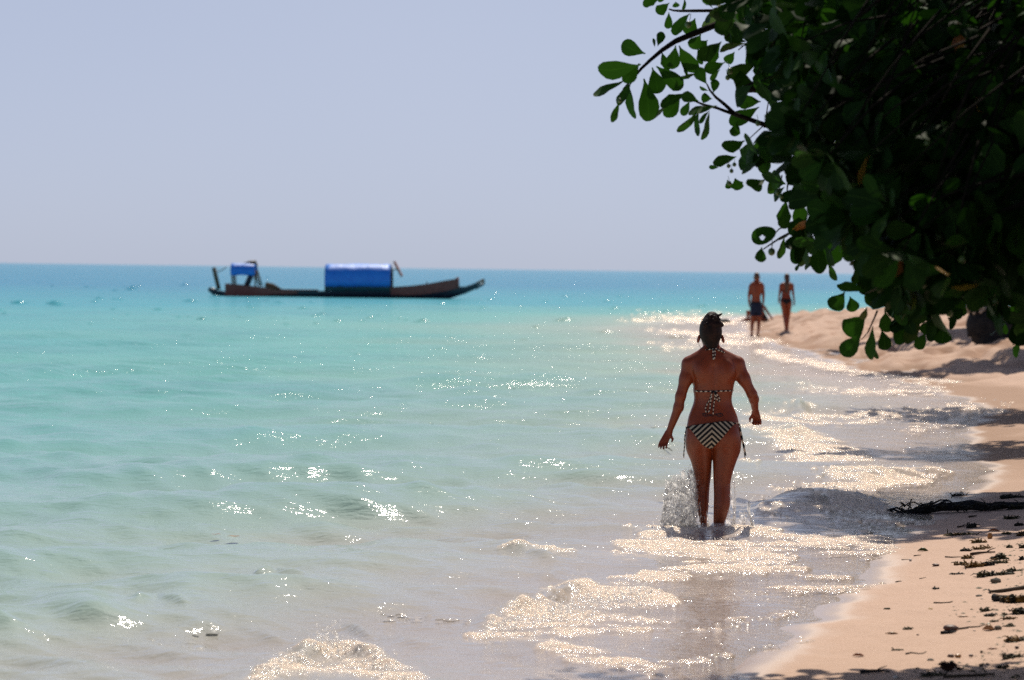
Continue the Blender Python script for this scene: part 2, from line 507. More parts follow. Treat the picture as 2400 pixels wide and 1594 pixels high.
def build_water():
    inv = np.concatenate([np.linspace(1 / 10.2, 1 / 300.0, 600), 1 / np.geomspace(330, 24000, 40)])
    t = np.concatenate([-np.geomspace(2.2, .26, 30)[:-1], np.linspace(-.26, .26, 1080), np.geomspace(.26, 2.2, 30)[1:]])
    X, Y, faces = polar_grid(inv, t)
    D = -beach_z(X, Y)
    U, V = project(X, Y, np.zeros_like(X))
    rowsp = np.abs(np.gradient(1 / inv))[:, None]
    Z = np.zeros_like(X)
    rng = np.random.default_rng(5)
    shoal = np.clip(D / 0.2, .3, 1) * (.15 + .85 * sstep(-.02, .06, D))
    lams = np.geomspace(.16, 6.0, 46)
    for k, lam in enumerate(lams):
        ang = math.radians(-115 + rng.normal(0, 38)) if lam < 2 else math.radians(-60 + rng.normal(0, 22))
        kx, ky = math.cos(ang) * 2 * math.pi / lam, math.sin(ang) * 2 * math.pi / lam
        keep = sstep(1.0, .35, rowsp * 2.2 / lam)
        if keep.max() <= 0: continue
        mod = .55 + .75 * vn2(X / (lam * 5) + 9.1 * k, Y / (lam * 5), 100 + k)
        ph = kx * X + ky * Y + rng.uniform(0, 6.28) + 1.6 * vn2(X / (lam * 3.0), Y / (lam * 3.0) + 7.7 * k, 200 + k)
        s = np.sin(ph)
        s = s + .35 * s * s
        Z += .0098 * lam * keep * mod * s * (1 - .30 * sstep(18, 32, Y)) * (.7 + .3 * (lam < 1.2)) * (1.3 if .25 < lam < .9 else 1.0) * (1 + .8 * sstep(20, 30, Y) * (.9 < lam < 3.8))
    Z *= shoal * 1.0
    rid = np.zeros_like(X)
    jit = 7 * vn2(X * 1.7, Y * 1.7, 301) + 3 * vn2(X * 5, Y * 5, 302)
    for (u1, v1, u2, v2, w, h) in RIDGE:
        m = seg_field(U, V + jit * (w / 12), u1, v1, w, u2, v2, w, 2.0)
        along = np.clip(((U - u1) * (u2 - u1) + (V - v1) * 4 * (v2 - v1)) / ((u2 - u1) ** 2 + 4 * (v2 - v1) ** 2), -.3, 1.3)
        tap = .25 + .75 * np.exp(-((along - .5) / .42) ** 4)
        rid = np.maximum(rid, h * tap * (.75 + .45 * vn2(X * 2.7, Y * 1.9, 305)) * np.exp(-m * m * 2.0))
    Z += rid
    foam = np.zeros_like(X)
    fj = 14 * vn2(X * 2.3, Y * 1.5, 311) + 10 * vn2(X * 6, Y * 4, 312) + 8 * vn2(X * 13, Y * 15, 313) + 5 * vn2(X * 30, Y * 26, 314)
    for (u1, v1, r1, u2, v2, r2, s) in FOAM:
        m = seg_field(U + fj * 2, V + fj * (.25 + r1 / 60), u1, v1, r1, u2, v2, r2, 2.6)
        foam = np.maximum(foam, s * sstep(1.2, .42, m))
    tex = .5 + .5 * fbm2(X * 2.6, Y * 5.5, 4, 320, .62)
    foam = np.clip(foam * (.10 + 1.15 * sstep(.30, .72, tex + .25 * (foam - .6))), 0, 1)
    near = np.clip(rowsp / .04, 1, 12)
    lump = (1 - np.abs(vn2(X * 4.5, Y * 8, 330))) * .006 + (1 - np.abs(vn2(X * 14, Y * 14, 331))) * .006 + vn2(X * 40, Y * 30, 332) * .003
    Z += foam * (.012 + lump * np.clip(near ** .35, 1, 2.2))
    Z = np.where(Y > 300, 0, Z)
    me = np_mesh("water", np.stack([X, Y, Z], -1).reshape(-1, 3), faces,
                 {"depth": np.clip(D + Z * .5, 0.0, 12), "foam": foam})
    return link("water", me, WATER, kind="structure"), (X, Y, Z, D, foam)
water, WDATA = build_water()

# ------------------------------------------------------------------ bodies (one smooth surface from blended shapes)
class Body:
    def __init__(s, lo, hi, h):
        s.lo = np.array(lo, float); s.h = h
        s.n = np.ceil((np.array(hi) - s.lo) / h).astype(int) + 1
        s.ax = [s.lo[i] + h * np.arange(s.n[i]) for i in range(3)]
        s.D = np.full(s.n, 1.0, dtype=np.float32)
    def _box(s, lo, hi):
        a = np.clip(np.floor((np.array(lo) - s.lo) / s.h).astype(int), 0, s.n - 1)
        b = np.clip(np.ceil((np.array(hi) - s.lo) / s.h).astype(int) + 1, 1, s.n)
        sl = tuple(slice(a[i], max(b[i], a[i] + 1)) for i in range(3))
        X, Y, Z = np.meshgrid(s.ax[0][sl[0]], s.ax[1][sl[1]], s.ax[2][sl[2]], indexing='ij')
        return sl, X, Y, Z
    def _put(s, sl, d, k, sub=False):
        a = s.D[sl]
        if sub:
            d = -d
            h = np.clip(.5 - .5 * (d - a) / k, 0, 1)
            s.D[sl] = d + (a - d) * (1 - 0) * 0 + (a * h + d * (1 - h)) - d + k * h * (1 - h)
        else:
            h = np.clip(.5 + .5 * (a - d) / k, 0, 1)
            s.D[sl] = a * (1 - h) + d * h - k * h * (1 - h)
    def cone(s, a, b, ra, rb, k=.02, sub=False):
        a = np.array(tuple(a)); b = np.array(tuple(b)); m = max(ra, rb) + k + .03
        sl, X, Y, Z = s._box(np.minimum(a, b) - m, np.maximum(a, b) + m)
        ba = b - a; L = max(float(ba @ ba), 1e-9)
        h = np.clip(((X - a[0]) * ba[0] + (Y - a[1]) * ba[1] + (Z - a[2]) * ba[2]) / L, 0, 1)
        d = np.sqrt((X - a[0] - ba[0] * h) ** 2 + (Y - a[1] - ba[1] * h) ** 2 + (Z - a[2] - ba[2] * h) ** 2) - (ra + (rb - ra) * h)
        s._put(sl, d, k, sub)
    def ell(s, c, r, k=.02, sub=False, rot=None):
        c = np.array(tuple(c)); r = np.array(r, float); m = (r.max() if rot is not None else r) + k + .03
        sl, X, Y, Z = s._box(c - m, c + m)
        x, y, z = X - c[0], Y - c[1], Z - c[2]
        if rot is not None:
            R = np.array(rot)            # rows: local axes
            x, y, z = (R[0, 0] * x + R[0, 1] * y + R[0, 2] * z, R[1, 0] * x + R[1, 1] * y + R[1, 2] * z, R[2, 0] * x + R[2, 1] * y + R[2, 2] * z)
        k0 = np.sqrt((x / r[0]) ** 2 + (y / r[1]) ** 2 + (z / r[2]) ** 2)
        k1 = np.sqrt((x / r[0] ** 2) ** 2 + (y / r[1] ** 2) ** 2 + (z / r[2] ** 2) ** 2) + 1e-9
        s._put(sl, k0 * (k0 - 1) / k1, k, sub)
    def loft(s, rows, k=.02, p=2.0):
        """rows: (z, cx, cy, rx, ry)"""
        rows = sorted(rows); R = np.array(rows)
        z0, z1 = R[0, 0], R[-1, 0]
        zz = np.linspace(z0, z1, 300)
        prof = []
        for c in range(1, 5):
            q = np.interp(zz, R[:, 0], R[:, c])
            w = 9
            q = np.convolve(np.pad(q, w, mode='edge'), np.ones(2 * w + 1) / (2 * w + 1), 'valid')
            prof.append(q)
        m = k + .03
        lo = (min(R[:, 1] - R[:, 3]) - m, min(R[:, 2] - R[:, 4]) - m, z0 - m)
        hi = (max(R[:, 1] + R[:, 3]) + m, max(R[:, 2] + R[:, 4]) + m, z1 + m)
        sl, X, Y, Z = s._box(lo, hi)
        zc = np.clip(Z, z0, z1)
        cx, cy, rx, ry = [np.interp(zc, zz, q) for q in prof]
        e = ((np.abs(X - cx) / rx) ** p + (np.abs(Y - cy) / ry) ** p) ** (1 / p)
        # approximate distance to the ellipse
        gx = (X - cx) / rx ** 2; gy = (Y - cy) / ry ** 2
        g = np.sqrt(gx * gx + gy * gy) / np.maximum(e, 1e-4)
        d = np.where(e > .4, (e - 1) / np.maximum(g, 1e-3), -.6 * np.minimum(rx, ry))
        out = np.maximum(z0 - Z, Z - z1)
        d = np.where(out > 0, np.sqrt(np.maximum(d, 0) ** 2 + out ** 2), np.maximum(d, out))
        s._put(sl, d, k)
    def mesh(s, name, smooth=2):
        D = s.D; n = s.n
        neg = D < 0
        cx = [neg[i:n[0] - 1 + i, j:n[1] - 1 + j, k:n[2] - 1 + k] for i in (0, 1) for j in (0, 1) for k in (0, 1)]
        cnt = sum(c.astype(np.int8) for c in cx)
        act = (cnt > 0) & (cnt < 8)
        ids = np.full(act.shape, -1, dtype=np.int64)
        I = np.argwhere(act)
        ids[act] = np.arange(len(I))
        acc = np.zeros((len(I), 3)); wgt = np.zeros(len(I))
        for ax in range(3):
            for o1 in (0, 1):
                for o2 in (0, 1):
                    off = [0, 0, 0]; oth = [q for q in range(3) if q != ax]
                    off[oth[0]] = o1; off[oth[1]] = o2
                    a = I + np.array(off); b = a.copy(); b[:, ax] += 1
                    da = D[a[:, 0], a[:, 1], a[:, 2]]; db = D[b[:, 0], b[:, 1], b[:, 2]]
                    cr = (da < 0) != (db < 0)
                    t = np.where(cr, da / np.where(cr, da - db, 1), 0)
                    p = a.astype(float); p[:, ax] += t
                    acc += p * cr[:, None]; wgt += cr
        V = s.lo + s.h * acc / wgt[:, None]
        faces = []
        for ax in range(3):
            o = [q for q in range(3) if q != ax]
            a = [slice(None)] * 3; b = [slice(None)] * 3
            a[ax] = slice(0, n[ax] - 1); b[ax] = slice(1, n[ax])
            for q in o:
                a[q] = slice(1, n[q] - 1); b[q] = slice(1, n[q] - 1)
            na, nb = neg[tuple(a)], neg[tuple(b)]
            E = np.argwhere(na != nb)
            if not len(E): continue
            sgn = na[E[:, 0], E[:, 1], E[:, 2]]
            base = E.copy()
            for q in o: base[:, q] += 1
            def cid(d1, d2):
                c = base.copy(); c[:, o[0]] -= d1; c[:, o[1]] -= d2
                return ids[c[:, 0], c[:, 1], c[:, 2]]
            q = np.stack([cid(1, 1), cid(0, 1), cid(0, 0), cid(1, 0)], -1)
            flip = sgn if ax != 1 else ~sgn
            q = np.where(flip[:, None], q, q[:, ::-1])
            faces.append(q)
        Fc = np.concatenate(faces)
        for _ in range(smooth):
            S = np.zeros_like(V); C = np.zeros(len(V))
            for i in range(4):
                a, b = Fc[:, i], Fc[:, (i + 1) % 4]
                np.add.at(S, a, V[b]); np.add.at(C, a, 1); np.add.at(S, b, V[a]); np.add.at(C, b, 1)
            V = V * .5 + .5 * S / np.maximum(C, 1)[:, None]
        return np_mesh(name, V, Fc)

def add_hand(B, w, d, s, n, size=1.0, curl=(.5, .7), r=.0085, thumb_out=.6):
    """w wrist, d along the hand, s towards the thumb, n palm side (fingers curl that way)"""
    w, d, s, n = Vector(w), Vector(d).normalized(), Vector(s).normalized(), Vector(n).normalized()
    z = size
    for o in (-.027, -.009, .009, .026):
        B.cone(w + s * o * .55 * z, w + d * .085 * z + s * o * z, .017 * z, .012 * z, .012)
    for o, L in ((.030, .068), (.010, .076), (-.010, .070), (-.029, .054)):
        a = w + d * .088 * z + s * o * z
        ang = curl[0]
        d1 = (d * math.cos(ang) + n * math.sin(ang) + s * o * 2).normalized()
        b = a + d1 * L * .5 * z
        ang += curl[1]
        d2 = (d * math.cos(ang) + n * math.sin(ang) + s * o).normalized()
        c = b + d2 * L * .5 * z
        B.cone(a, b, r * z * 1.08, r * z, .005)
        B.cone(b, c, r * z, r * z * .8, .004)
    a = w + d * .022 * z + s * .022 * z
    b = a + (d * .7 + s * thumb_out + n * .35).normalized() * .045 * z
    c = b + (d * .95 + s * .1 + n * .35).normalized() * .03 * z
    B.cone(a, b, .014 * z, r * 1.15 * z, .01)
    B.cone(b, c, r * 1.15 * z, r * .9 * z, .004)

def add_foot(B, ankle, fwd, up=Vector((0, 0, 1)), size=1.0):
    a = Vector(ankle); f = Vector(fwd).normalized(); s = f.cross(up).normalized(); z = size
    B.cone(a, a - up * .05 * z - f * .03 * z, .036 * z, .032 * z, .02)
    B.cone(a - up * .055 * z - f * .02 * z, a - up * .062 * z + f * .13 * z, .032 * z, .026 * z, .02)
    B.cone(a - up * .01 * z, a - up * .055 * z + f * .12 * z, .034 * z, .02 * z, .02)
    for k in range(5):
        o = (.032 - .016 * k) * z
        B.cone(a - up * .07 * z + f * .13 * z + s * o, a - up * .075 * z + f * (.19 - .012 * k) * z + s * o * 1.1, .011 * z, (.0105 - .0008 * k) * z, .006)

def skin_mat(name, c1, c2):
    n = NT(name)
    p = n.obj()
    f = n.noise(p, 14, 4)
    col = n.mix(f, (*c1, 1), (*c2, 1))
    fr = n.math('GREATER_THAN', n.noise(p, 160, 1), .68)
    col = n.mix(n.math('MULTIPLY', fr, .18), col, (c2[0] * .5, c2[1] * .4, c2[2] * .4, 1))
    nr = n.bump(n.noise(p, 180, 3), .15, .003)
    b = n.bsdf(col, .42, .45, nr)
    b.inputs["Subsurface Weight"].default_value = 0.12
    b.inputs["Subsurface Radius"].default_value = (.02, .008, .004)
    return n.done(b)
SKIN = skin_mat("tanned_skin", (.28, .056, .015), (.20, .036, .010))
HAIR_DARK = simple_mat("dark_hair", (.012, .008, .008), (.035, .016, .012), 30, .6, .15, .6, 120, .005)
HAIR_BROWN = simple_mat("brown_hair", (.05, .022, .012), (.11, .05, .025), 40, .45, .5, .5, 120, .004)
BLACK_CLOTH = simple_mat("black_cloth", (.012, .012, .016), (.02, .02, .025), 80, .75, .2, .2, 300, .002)
CREAM_CLOTH = simple_mat("cream_cloth", (.66, .58, .47), (.58, .5, .4), 80, .75, .2, .2, 300, .002)
NAVY_CLOTH = simple_mat("navy_cloth", (.012, .02, .05), (.02, .03, .065), 30, .8, .2, .3, 40, .01)
INK = simple_mat("tattoo_ink", (.03, .022, .03), None, rough=.5)

# ------------------------------------------------------------------ the woman in the striped bikini
WD = 20.7
WO = G(1667, 1243)
WO = Vector((WO.x, WO.y, 0.0))
WD = (WO - CAM).dot(CF)
def wz(x, y, dy=0.0):
    """from the enlarged view of the woman (2.703 per photo pixel) to her own metres"""
    return P(1500 + x / 2.703, 710 + y / 2.703, WD + dy) - WO

def rows_from(data):
    out = []
    for (zy, xl, xr, cy, ry) in data:
        a, b = wz(xl, zy, 0), wz(xr, zy, 0)
        # the ray drops a little with depth; keep y exactly cy
        out.append(((a.z + b.z) / 2, (a.x + b.x) / 2, cy, (b.x - a.x) / 2, ry))
    return out

def Q(x, y, dy):
    p = wz(x, y, 0)
    return Vector((p.x, dy, p.z))

def build_woman():
    root = thing("person", "woman seen from behind in chevron striped bikini, dark hair pinned up, wading through the shallows", "person", WO)
    B = Body((-.42, -.32, -.16), (.44, .34, 1.60), .0052)
    torso = [(300, 392, 506, -.005, .062), (325, 360, 546, -.01, .078), (345, 325, 592, -.012, .09), (370, 305, 615, -.008, .10), (400, 302, 622, 0, .112),
             (440, 316, 617, 0, .116), (480, 334, 602, .005, .116), (520, 339, 594, .01, .114), (555, 335, 588, .01, .108), (600, 344, 579, .01, .098),
             (640, 337, 583, .01, .098), (680, 321, 601, .005, .104), (720, 306, 617, 0, .114), (760, 298, 624, -.01, .124), (800, 291, 630, -.018, .13),
             (850, 286, 637, -.02, .13), (890, 288, 637, -.015, .115), (915, 320, 610, 0, .08)]
    B.loft(rows_from(torso), .03, 2.2)
    left = [(830, 300, 452, -.02, .105), (890, 285, 457, -.02, .118), (930, 290, 455, -.012, .104), (960, 301, 455, 0, .094), (1000, 321, 454, .012, .088), (1050, 335, 454, .03, .08),
            (1100, 346, 452, .05, .072), (1150, 356, 446, .06, .06), (1200, 352, 441, .055, .057), (1250, 350, 440, .045, .058), (1310, 362, 435, .035, .05),
            (1370, 378, 425, .03, .04), (1420, 388, 427, .03, .036), (1470, 392, 428, .03, .036)]
    right = [(830, 458, 625, -.02, .105), (890, 456, 638, -.025, .118), (930, 457, 636, -.022, .104), (960, 458, 626, -.02, .096), (1000, 461, 609, -.02, .088), (1050, 461, 592, -.02, .08),
             (1100, 463, 578, -.02, .072), (1150, 464, 570, -.025, .062), (1200, 465, 569, -.04, .058), (1250, 464, 569, -.05, .058), (1290, 463, 564, -.055, .056),
             (1340, 462, 549, -.055, .048), (1390, 462, 533, -.05, .04), (1430, 462, 522, -.045, .036), (1475, 462, 524, -.045, .036)]
    B.loft(rows_from(left), .018); B.loft(rows_from(right), .018)
    B.ell(Q(378, 852, -.085), (.075, .062, .085), .04); B.ell(Q(545, 845, -.088), (.078, .064, .088), .04)
    # neck, shoulders, shoulder blades
    B.cone(Q(450, 225, .01), Q(450, 330, -.015), .054, .064, .03)
    B.cone(Q(405, 318, -.02), Q(312, 380, -.005), .042, .05, .03); B.cone(Q(500, 318, -.02), Q(612, 380, -.005), .042, .05, .03)
    B.ell(Q(385, 430, -.085), (.05, .035, .065), .04); B.ell(Q(545, 430, -.085), (.05, .035, .065), .04)
    # front of the body
    B.ell(Q(385, 500, .10), (.06, .055, .06), .03); B.ell(Q(530, 500, .10), (.06, .055, .06), .03)
    # arms
    B.cone(Q(308, 392, 0), Q(288, 480, -.01), .052, .045, .03); B.cone(Q(288, 480, -.01), Q(255, 590, -.015), .044, .037, .03)
    B.cone(Q(255, 590, -.015), Q(243, 660, -.005), .037, .036, .02); B.cone(Q(243, 660, -.005), Q(185, 815, .02), .036, .023, .02)
    add_hand(B, Q(181, 822, .022), Q(150, 885, .0) - Q(183, 822, .022), (1, 0, .1), (.25, -1, -.1), .92, (.35, .45))
    B.cone(Q(617, 392, 0), Q(655, 480, -.01), .052, .044, .03); B.cone(Q(655, 480, -.01), Q(708, 578, .0), .043, .035, .03)
    B.cone(Q(708, 578, .0), Q(722, 610, .03), .036, .035, .02); B.cone(Q(722, 610, .03), Q(738, 690, .12), .034, .023, .02)
    add_hand(B, Q(739, 695, .125), Q(748, 735, .14) - Q(739, 693, .12), (-1, .3, 0), (-.2, -.8, -.2), .9, (1.1, 1.3))
    # head
    B.ell(Q(445, 185, .01), (.074, .094, .105), .02); B.ell(Q(447, 240, .045), (.056, .06, .062), .03)
    B.cone(Q(447, 215, .10), Q(447, 232, .122), .009, .014, .012)           # nose
    B.ell(Q(447, 256, .098), (.024, .01, .008), .006)                         # lips
    B.ell(Q(427, 205, .100), (.015, .012, .009), .006, True); B.ell(Q(467, 205, .100), (.015, .012, .009), .006, True)
    B.ell(Q(427, 205, .092), (.013, .010, .008), .004); B.ell(Q(467, 205, .092), (.013, .010, .008), .004)
    for x, sg in ((370, -1), (522, 1)):
        c, s_ = math.cos(.25 * sg), math.sin(.25 * sg)
        B.ell(Q(x, 226, .0), (.012, .022, .034), .006, rot=((c, 0, s_), (0, 1, 0), (-s_, 0, c)))
    # hollows: spine, seat, fold
    B.cone(Q(457, 400, -.122), Q(457, 700, -.118), .010, .012, .03, True)
    B.cone(Q(456, 800, -.165), Q(456, 935, -.135), .010, .014, .018, True)
    B.cone(Q(468, 914, -.150), Q(556, 906, -.138), .007, .003, .014, True)
    # feet under the water
    add_foot(B, Q(408, 1475, .03) + Vector((0, 0, .0)), (-.1, 1, 0)); add_foot(B, Q(492, 1478, -.045), (.12, 1, 0))
    me = B.mesh("body", 2)
    body = link("body", me, SKIN, root)
    bv = BVHTree.FromPolygons([v.co for v in me.vertices], [tuple(p.vertices) for p in me.polygons])

    def back(p, off=.004, side=-1):
        o = Vector((p.x, side * .6, p.z))
        h = bv.ray_cast(o, Vector((0, -side, 0)))
        if h[0] is None:
            h = bv.find_nearest(Vector((p.x, side * .1, p.z)))
        return h[0] + h[1] * off + Vector((0, side * off * .4, 0))

    # ---- hair
    HB = Body((-.16, -.2, 1.24), (.2, .2, 1.62), .004)
    HB.ell(Q(444, 172, -.012), (.083, .104, .112), .02)
    HB.cone(Q(446, 205, -.035), Q(449, 262, -.045), .070, .045, .03)
    HB.cone(Q(452, 125, -.03), Q(452, 98, -.02), .068, .052, .02)
    rr = random.Random(3)
    for k in range(60):
        a = rr.uniform(0, 6.28); rad = rr.uniform(.012, .044)
        c = Q(460, 108, -.03) + Vector((rad * math.cos(a), .05 * math.sin(a) - .015, rr.uniform(-.012, .042)))
        b = c + Vector((rr.uniform(-.02, .02), rr.uniform(-.015, .01), rr.uniform(-.01, .014)))
        HB.cone(c, b, rr.uniform(.006, .011), rr.uniform(.004, .009), .004)
    for k in range(26):
        x = 395 + k * 4.6
        HB.cone(Q(x, 140 + 8 * math.sin(k * 1.3), -.105 + .0006 * abs(k - 13)), Q(x + 10, 132 + 9 * math.sin(k * 2.1), -.100), .007, .006, .006)
    HB.ell(Q(446, 262, .075), (.064, .085, .115), .01, True)
    HB.ell(Q(446, 215, .115), (.070, .075, .085), .01, True)
    hair = link("hair", HB.mesh("hair", 1), HAIR_DARK, root)
    mb = MB()
    for (x0, y0, dx, dy) in ((395, 108, -14, -12), (408, 96, -10, -14), (432, 86, -8, -12), (455, 80, 2, -9), 
                             (402, 102, -4, -12), (385, 130, -16, 8), (440, 84, 6, -10)):
        pts = []
        for q in range(9):
            t = q / 8
            pts.append(Q(x0 + .55 * dx * math.sin(t * 4.6) + 3 * t, y0 + .5 * dy * math.sin(t * 3.3), -.03 + .02 * math.sin(t * 5 + x0)))
        mb.tube(pts, [.0026] * 8 + [.0012], 5)
    link("curls", mb.mesh("curls"), HAIR_BROWN, root, kind="stuff")
    mb = MB(); mb.tube([Q(372, 215, 0), Q(366, 240, 0), Q(372, 262, 0), Q(383, 285, -.01)], [.0015, .002, .0015, .001], 4)
    link("loose_strand", mb.mesh("loose_strand"), HAIR_BROWN, root)

    # ---- bikini bottom: panels of chevron cloth laid on the body
    def zz(x, y): return wz((1590 + x / 12.06 - 1500) * 2.703, (960 + y / 12.06 - 710) * 2.703)
    n = NT("chevron_cloth")
    p = n.n("ShaderNodeSeparateXYZ"); n.l(n.obj(), p.inputs[0])
    apex = zz(905, 380)
    s1 = n.math('ABSOLUTE', n.math('SUBTRACT', p.outputs[0], apex.x))
    f = n.math('ADD', n.math('MULTIPLY', s1, .92), n.math('SUBTRACT', p.outputs[2], apex.z))
    per = 148 / 12.06 * (WD / F)
    fr = n.math('FRACT', n.math('ADD', n.math('DIVIDE', f, per), .02))
    blk = n.math('LESS_THAN', fr, .56)
    weave = n.noise(n.obj(), 500, 2)
    cl = n.mix(blk, n.mix(weave, (.52, .45, .34, 1), (.42, .36, .27, 1)), (.012, .012, .014, 1))
    chev = n.done(n.bsdf(cl, .8, .2, n.bump(weave, .2, .002)))
    top = np.array([(255, 478), (350, 445), (450, 420), (700, 380), (900, 350), (1200, 308), (1350, 315), (1480, 335), (1565, 372)])
    bot = np.array([(255, 488), (350, 565), (480, 755), (620, 935), (740, 1025), (880, 1078), (960, 1012), (1160, 800), (1400, 520), (1520, 405), (1565, 382)])
    root_b = bpy.data.objects.new("bikini_bottom", None); 
    NC, NR = 64, 22
    rowsb = [[None] * NC for _ in range(NR)]
    for j in range(NC):
        x = 255 + (1565 - 255) * j / (NC - 1)
        yt = np.interp(x, top[:, 0], top[:, 1]); yb = np.interp(x, bot[:, 0], bot[:, 1])
        for i in range(NR):
            q = zz(x, yt + (yb - yt) * i / (NR - 1))
            rowsb[i][j] = back(q, .0045)
    mb = MB(); mb.grid(rowsb, 0, True)
    # front panel
    rowsf = [[None] * 30 for _ in range(14)]
    for j in range(30):
        x = 300 + 1200 * j / 29
        yt = 470; yb = 470 + 640 * (1 - abs(j / 14.5 - 1)) ** .8 + 8
        for i in range(14):
            rowsf[i][j] = back(zz(x, yt + (yb - yt) * i / 13), .0045, 1)
    mb.grid(rowsf, 0)
    bpy.data.objects.remove(root_b)
    bb = link("bikini_bottom", mb.mesh("bikini_bottom"), chev, root)
    sol = bb.modifiers.new("thick", 'SOLIDIFY'); sol.thickness = .0025; sol.offset = 1

    def string(pts, name, r=.0045, step=.0155, parent=root, hold=None):
        """cord of alternating black and cream lengths"""
        pts = [Vector(p_) for p_ in pts]
        cum = [0]
        for a, b in zip(pts[:-1], pts[1:]): cum.append(cum[-1] + (b - a).length)
        L = cum[-1]; nseg = max(2, int(L / (step / 2)))
        res = []
        for i in range(nseg + 1):
            s_ = L * i / nseg
            k = max(0, min(len(pts) - 2, int(np.searchsorted(cum, s_) - 1)))
            t = (s_ - cum[k]) / max(cum[k + 1] - cum[k], 1e-6)
            res.append(pts[k].lerp(pts[k + 1], t))
        m = MB()
        m.tube(res, r, 6, seg_mats=[(i // 2) % 2 for i in range(nseg)])
        return link(name, m.mesh(name), [BLACK_CLOTH, CREAM_CLOTH], parent)

    def back3(x, y, off=.005):
        return back(wz((1590 + x / 11.2 - 1500) * 2.703, (850 + y / 11.2 - 710) * 2.703), off)
    def back2(x, y, off=.005):
        return back(wz((1590 + x / 11.2 - 1500) * 2.703, (720 + y / 11.2 - 710) * 2.703), off)
    # back strap runs right round the ribs
    strap = [back3(x, 742 - (x - 350) * .02, .004) for x in np.linspace(345, 1405, 26)]
    string(strap, "back_strap", .0048, .018)
    zs = strap[0].z
    string([strap[0], strap[0] + Vector((-.004, .04, 0)), back(Vector((-.135, 0, zs)), .004, 1)], "side_strap", .0045, .018)
    string([strap[-1], strap[-1] + Vector((.004, .04, 0)), back(Vector((.135, 0, zs)), .004, 1)], "side_strap", .0045, .018)
    # bow and tails on the back
    string([back3(860, 750, .01), back3(820, 850, .009), back3(800, 960, .009), back3(740, 1050, .008), back3(690, 1180, .008), back3(695, 1280, .008), back3(750, 1290, .009), back3(790, 1230, .01), back3(810, 1050, .012), back3(840, 850, .012)], "bow_tail", .0045, .0135)
    string([back3(930, 750, .01), back3(930, 900, .009), back3(905, 1050, .008), back3(885, 1200, .008), back3(875, 1340, .008)], "bow_tail", .0045, .0135)
    string([back3(950, 760, .012), back3(1010, 860, .012), back3(1055, 950, .010), back3(1020, 1010, .010), back3(975, 930, .012), back3(940, 800, .014)], "bow_loop", .0045, .0135)
    mb = MB()
    for x in (850, 905, 955): 
        c = back3(x, 748, .008)
        mb.tube([c + Vector((-.006, 0, .004)), c, c + Vector((.006, 0, -.004))], [.004, .0075, .004], 6)
    link("bow_knot", mb.mesh("bow_knot"), BLACK_CLOTH, root)
    # halter tie at the nape
    string([back2(730, 1118, .005), back2(820, 1105, .007), back2(880, 1110, .009), back2(960, 1095, .008), back2(1020, 1135, .006), back2(1090, 1150, .005), back2(1180, 1200, .005)], "halter_strap", .005, .012)
    string([back2(730, 1118, .005), back2(660, 1130, .005) + Vector((0, .03, .002)), back2(650, 1150, .004) + Vector((0, .07, 0))], "halter_strap", .005, .012)
    string([back2(880, 1110, .01), back2(875, 1230, .008), back2(885, 1370, .007)], "halter_tail", .005, .0125)
    string([back2(900, 1110, .01), back2(930, 1180, .008), back2(925, 1270, .008), back2(905, 1350, .007)], "halter_tail", .005, .0125)
    # cups in front
    for sx, x0 in ((-1, 385), (1, 530)):
        rw = [[back(Q(x0 + (j - 6) * 7.5 * (1 - i / 11), 545 - i * 9, 0), .004, 1) for j in range(13)] for i in range(11)]
        m = MB(); m.grid(rw, 0)
        link("bikini_cup", m.mesh("bikini_cup"), chev, root)
    # hip strings and their tails
    def side(x, y, dy): 
        q = zz(x, y); return Vector((q.x, dy, q.z))
    a = rowsb[0][0]
    string([a, side(215, 485, -.05), side(205, 490, 0), back(zz(300, 478), .004, 1)], "hip_string", .0042, .012)
    string([side(212, 490, -.05), side(185, 600, -.06), side(155, 800, -.06), side(158, 1000, -.055), side(140, 1200, -.05), side(135, 1345, -.05)], "tie_tail", .0042, .014)
    b = rowsb[0][-1]
    string([b, side(1680, 378, -.05), side(1695, 380, 0), back(zz(1500, 470), .004, 1)], "hip_string", .0042, .012)
    string([side(1690, 380, -.05), side(1730, 420, -.05), side(1745, 480, -.05), side(1715, 490, -.05), side(1695, 420, -.05), side(1690, 385, -.05)], "tie_loop", .004, .05)
    string([side(1720, 480, -.05), side(1760, 640, -.05), side(1790, 800, -.05), side(1840, 1000, -.05), side(1890, 1290, -.045)], "tie_tail", .0042, .03)
    string([side(1712, 485, -.05), side(1735, 640, -.05), side(1775, 850, -.05), side(1830, 1100, -.05), side(1870, 1380, -.045)], "tie_tail", .0042, .03)
    # lower back tattoo: scrolled lines in the skin
    mb = MB()
    def scroll(cx, cy, r, turns, sgn, a0):
        pts = []
        for q in range(22):
            t = q / 21; a_ = a0 + sgn * t * turns * 6.28
            pts.append(back3(cx + r * (1 - .75 * t) * math.cos(a_) * 1.7, cy + r * (1 - .75 * t) * math.sin(a_), .0006))
        mb.tube(pts, .0022, 4)
    scroll(690, 1350, 42, 1.3, 1, 2.5); scroll(1050, 1350, 50, 1.6, -1, .4); scroll(800, 1360, 30, 1.1, -1, 0); scroll(960, 1345, 30, 1.1, 1, 3.0)
    mb.tube([back3(590, 1340, .0006), back3(640, 1310, .0006), back3(720, 1320, .0006), back3(870, 1385, .0006), back3(1000, 1320, .0006), back3(1090, 1300, .0006), back3(1150, 1370, .0006), back3(1090, 1395, .0006), back3(980, 1385, .0006)], .0022, 4)
    mb.tube([back3(620, 1370, .0006), back3(700, 1400, .0006), back3(790, 1375, .0006), back3(860, 1340, .0006)], .0022, 4)
    link("tattoo", mb.mesh("tattoo"), INK, root)
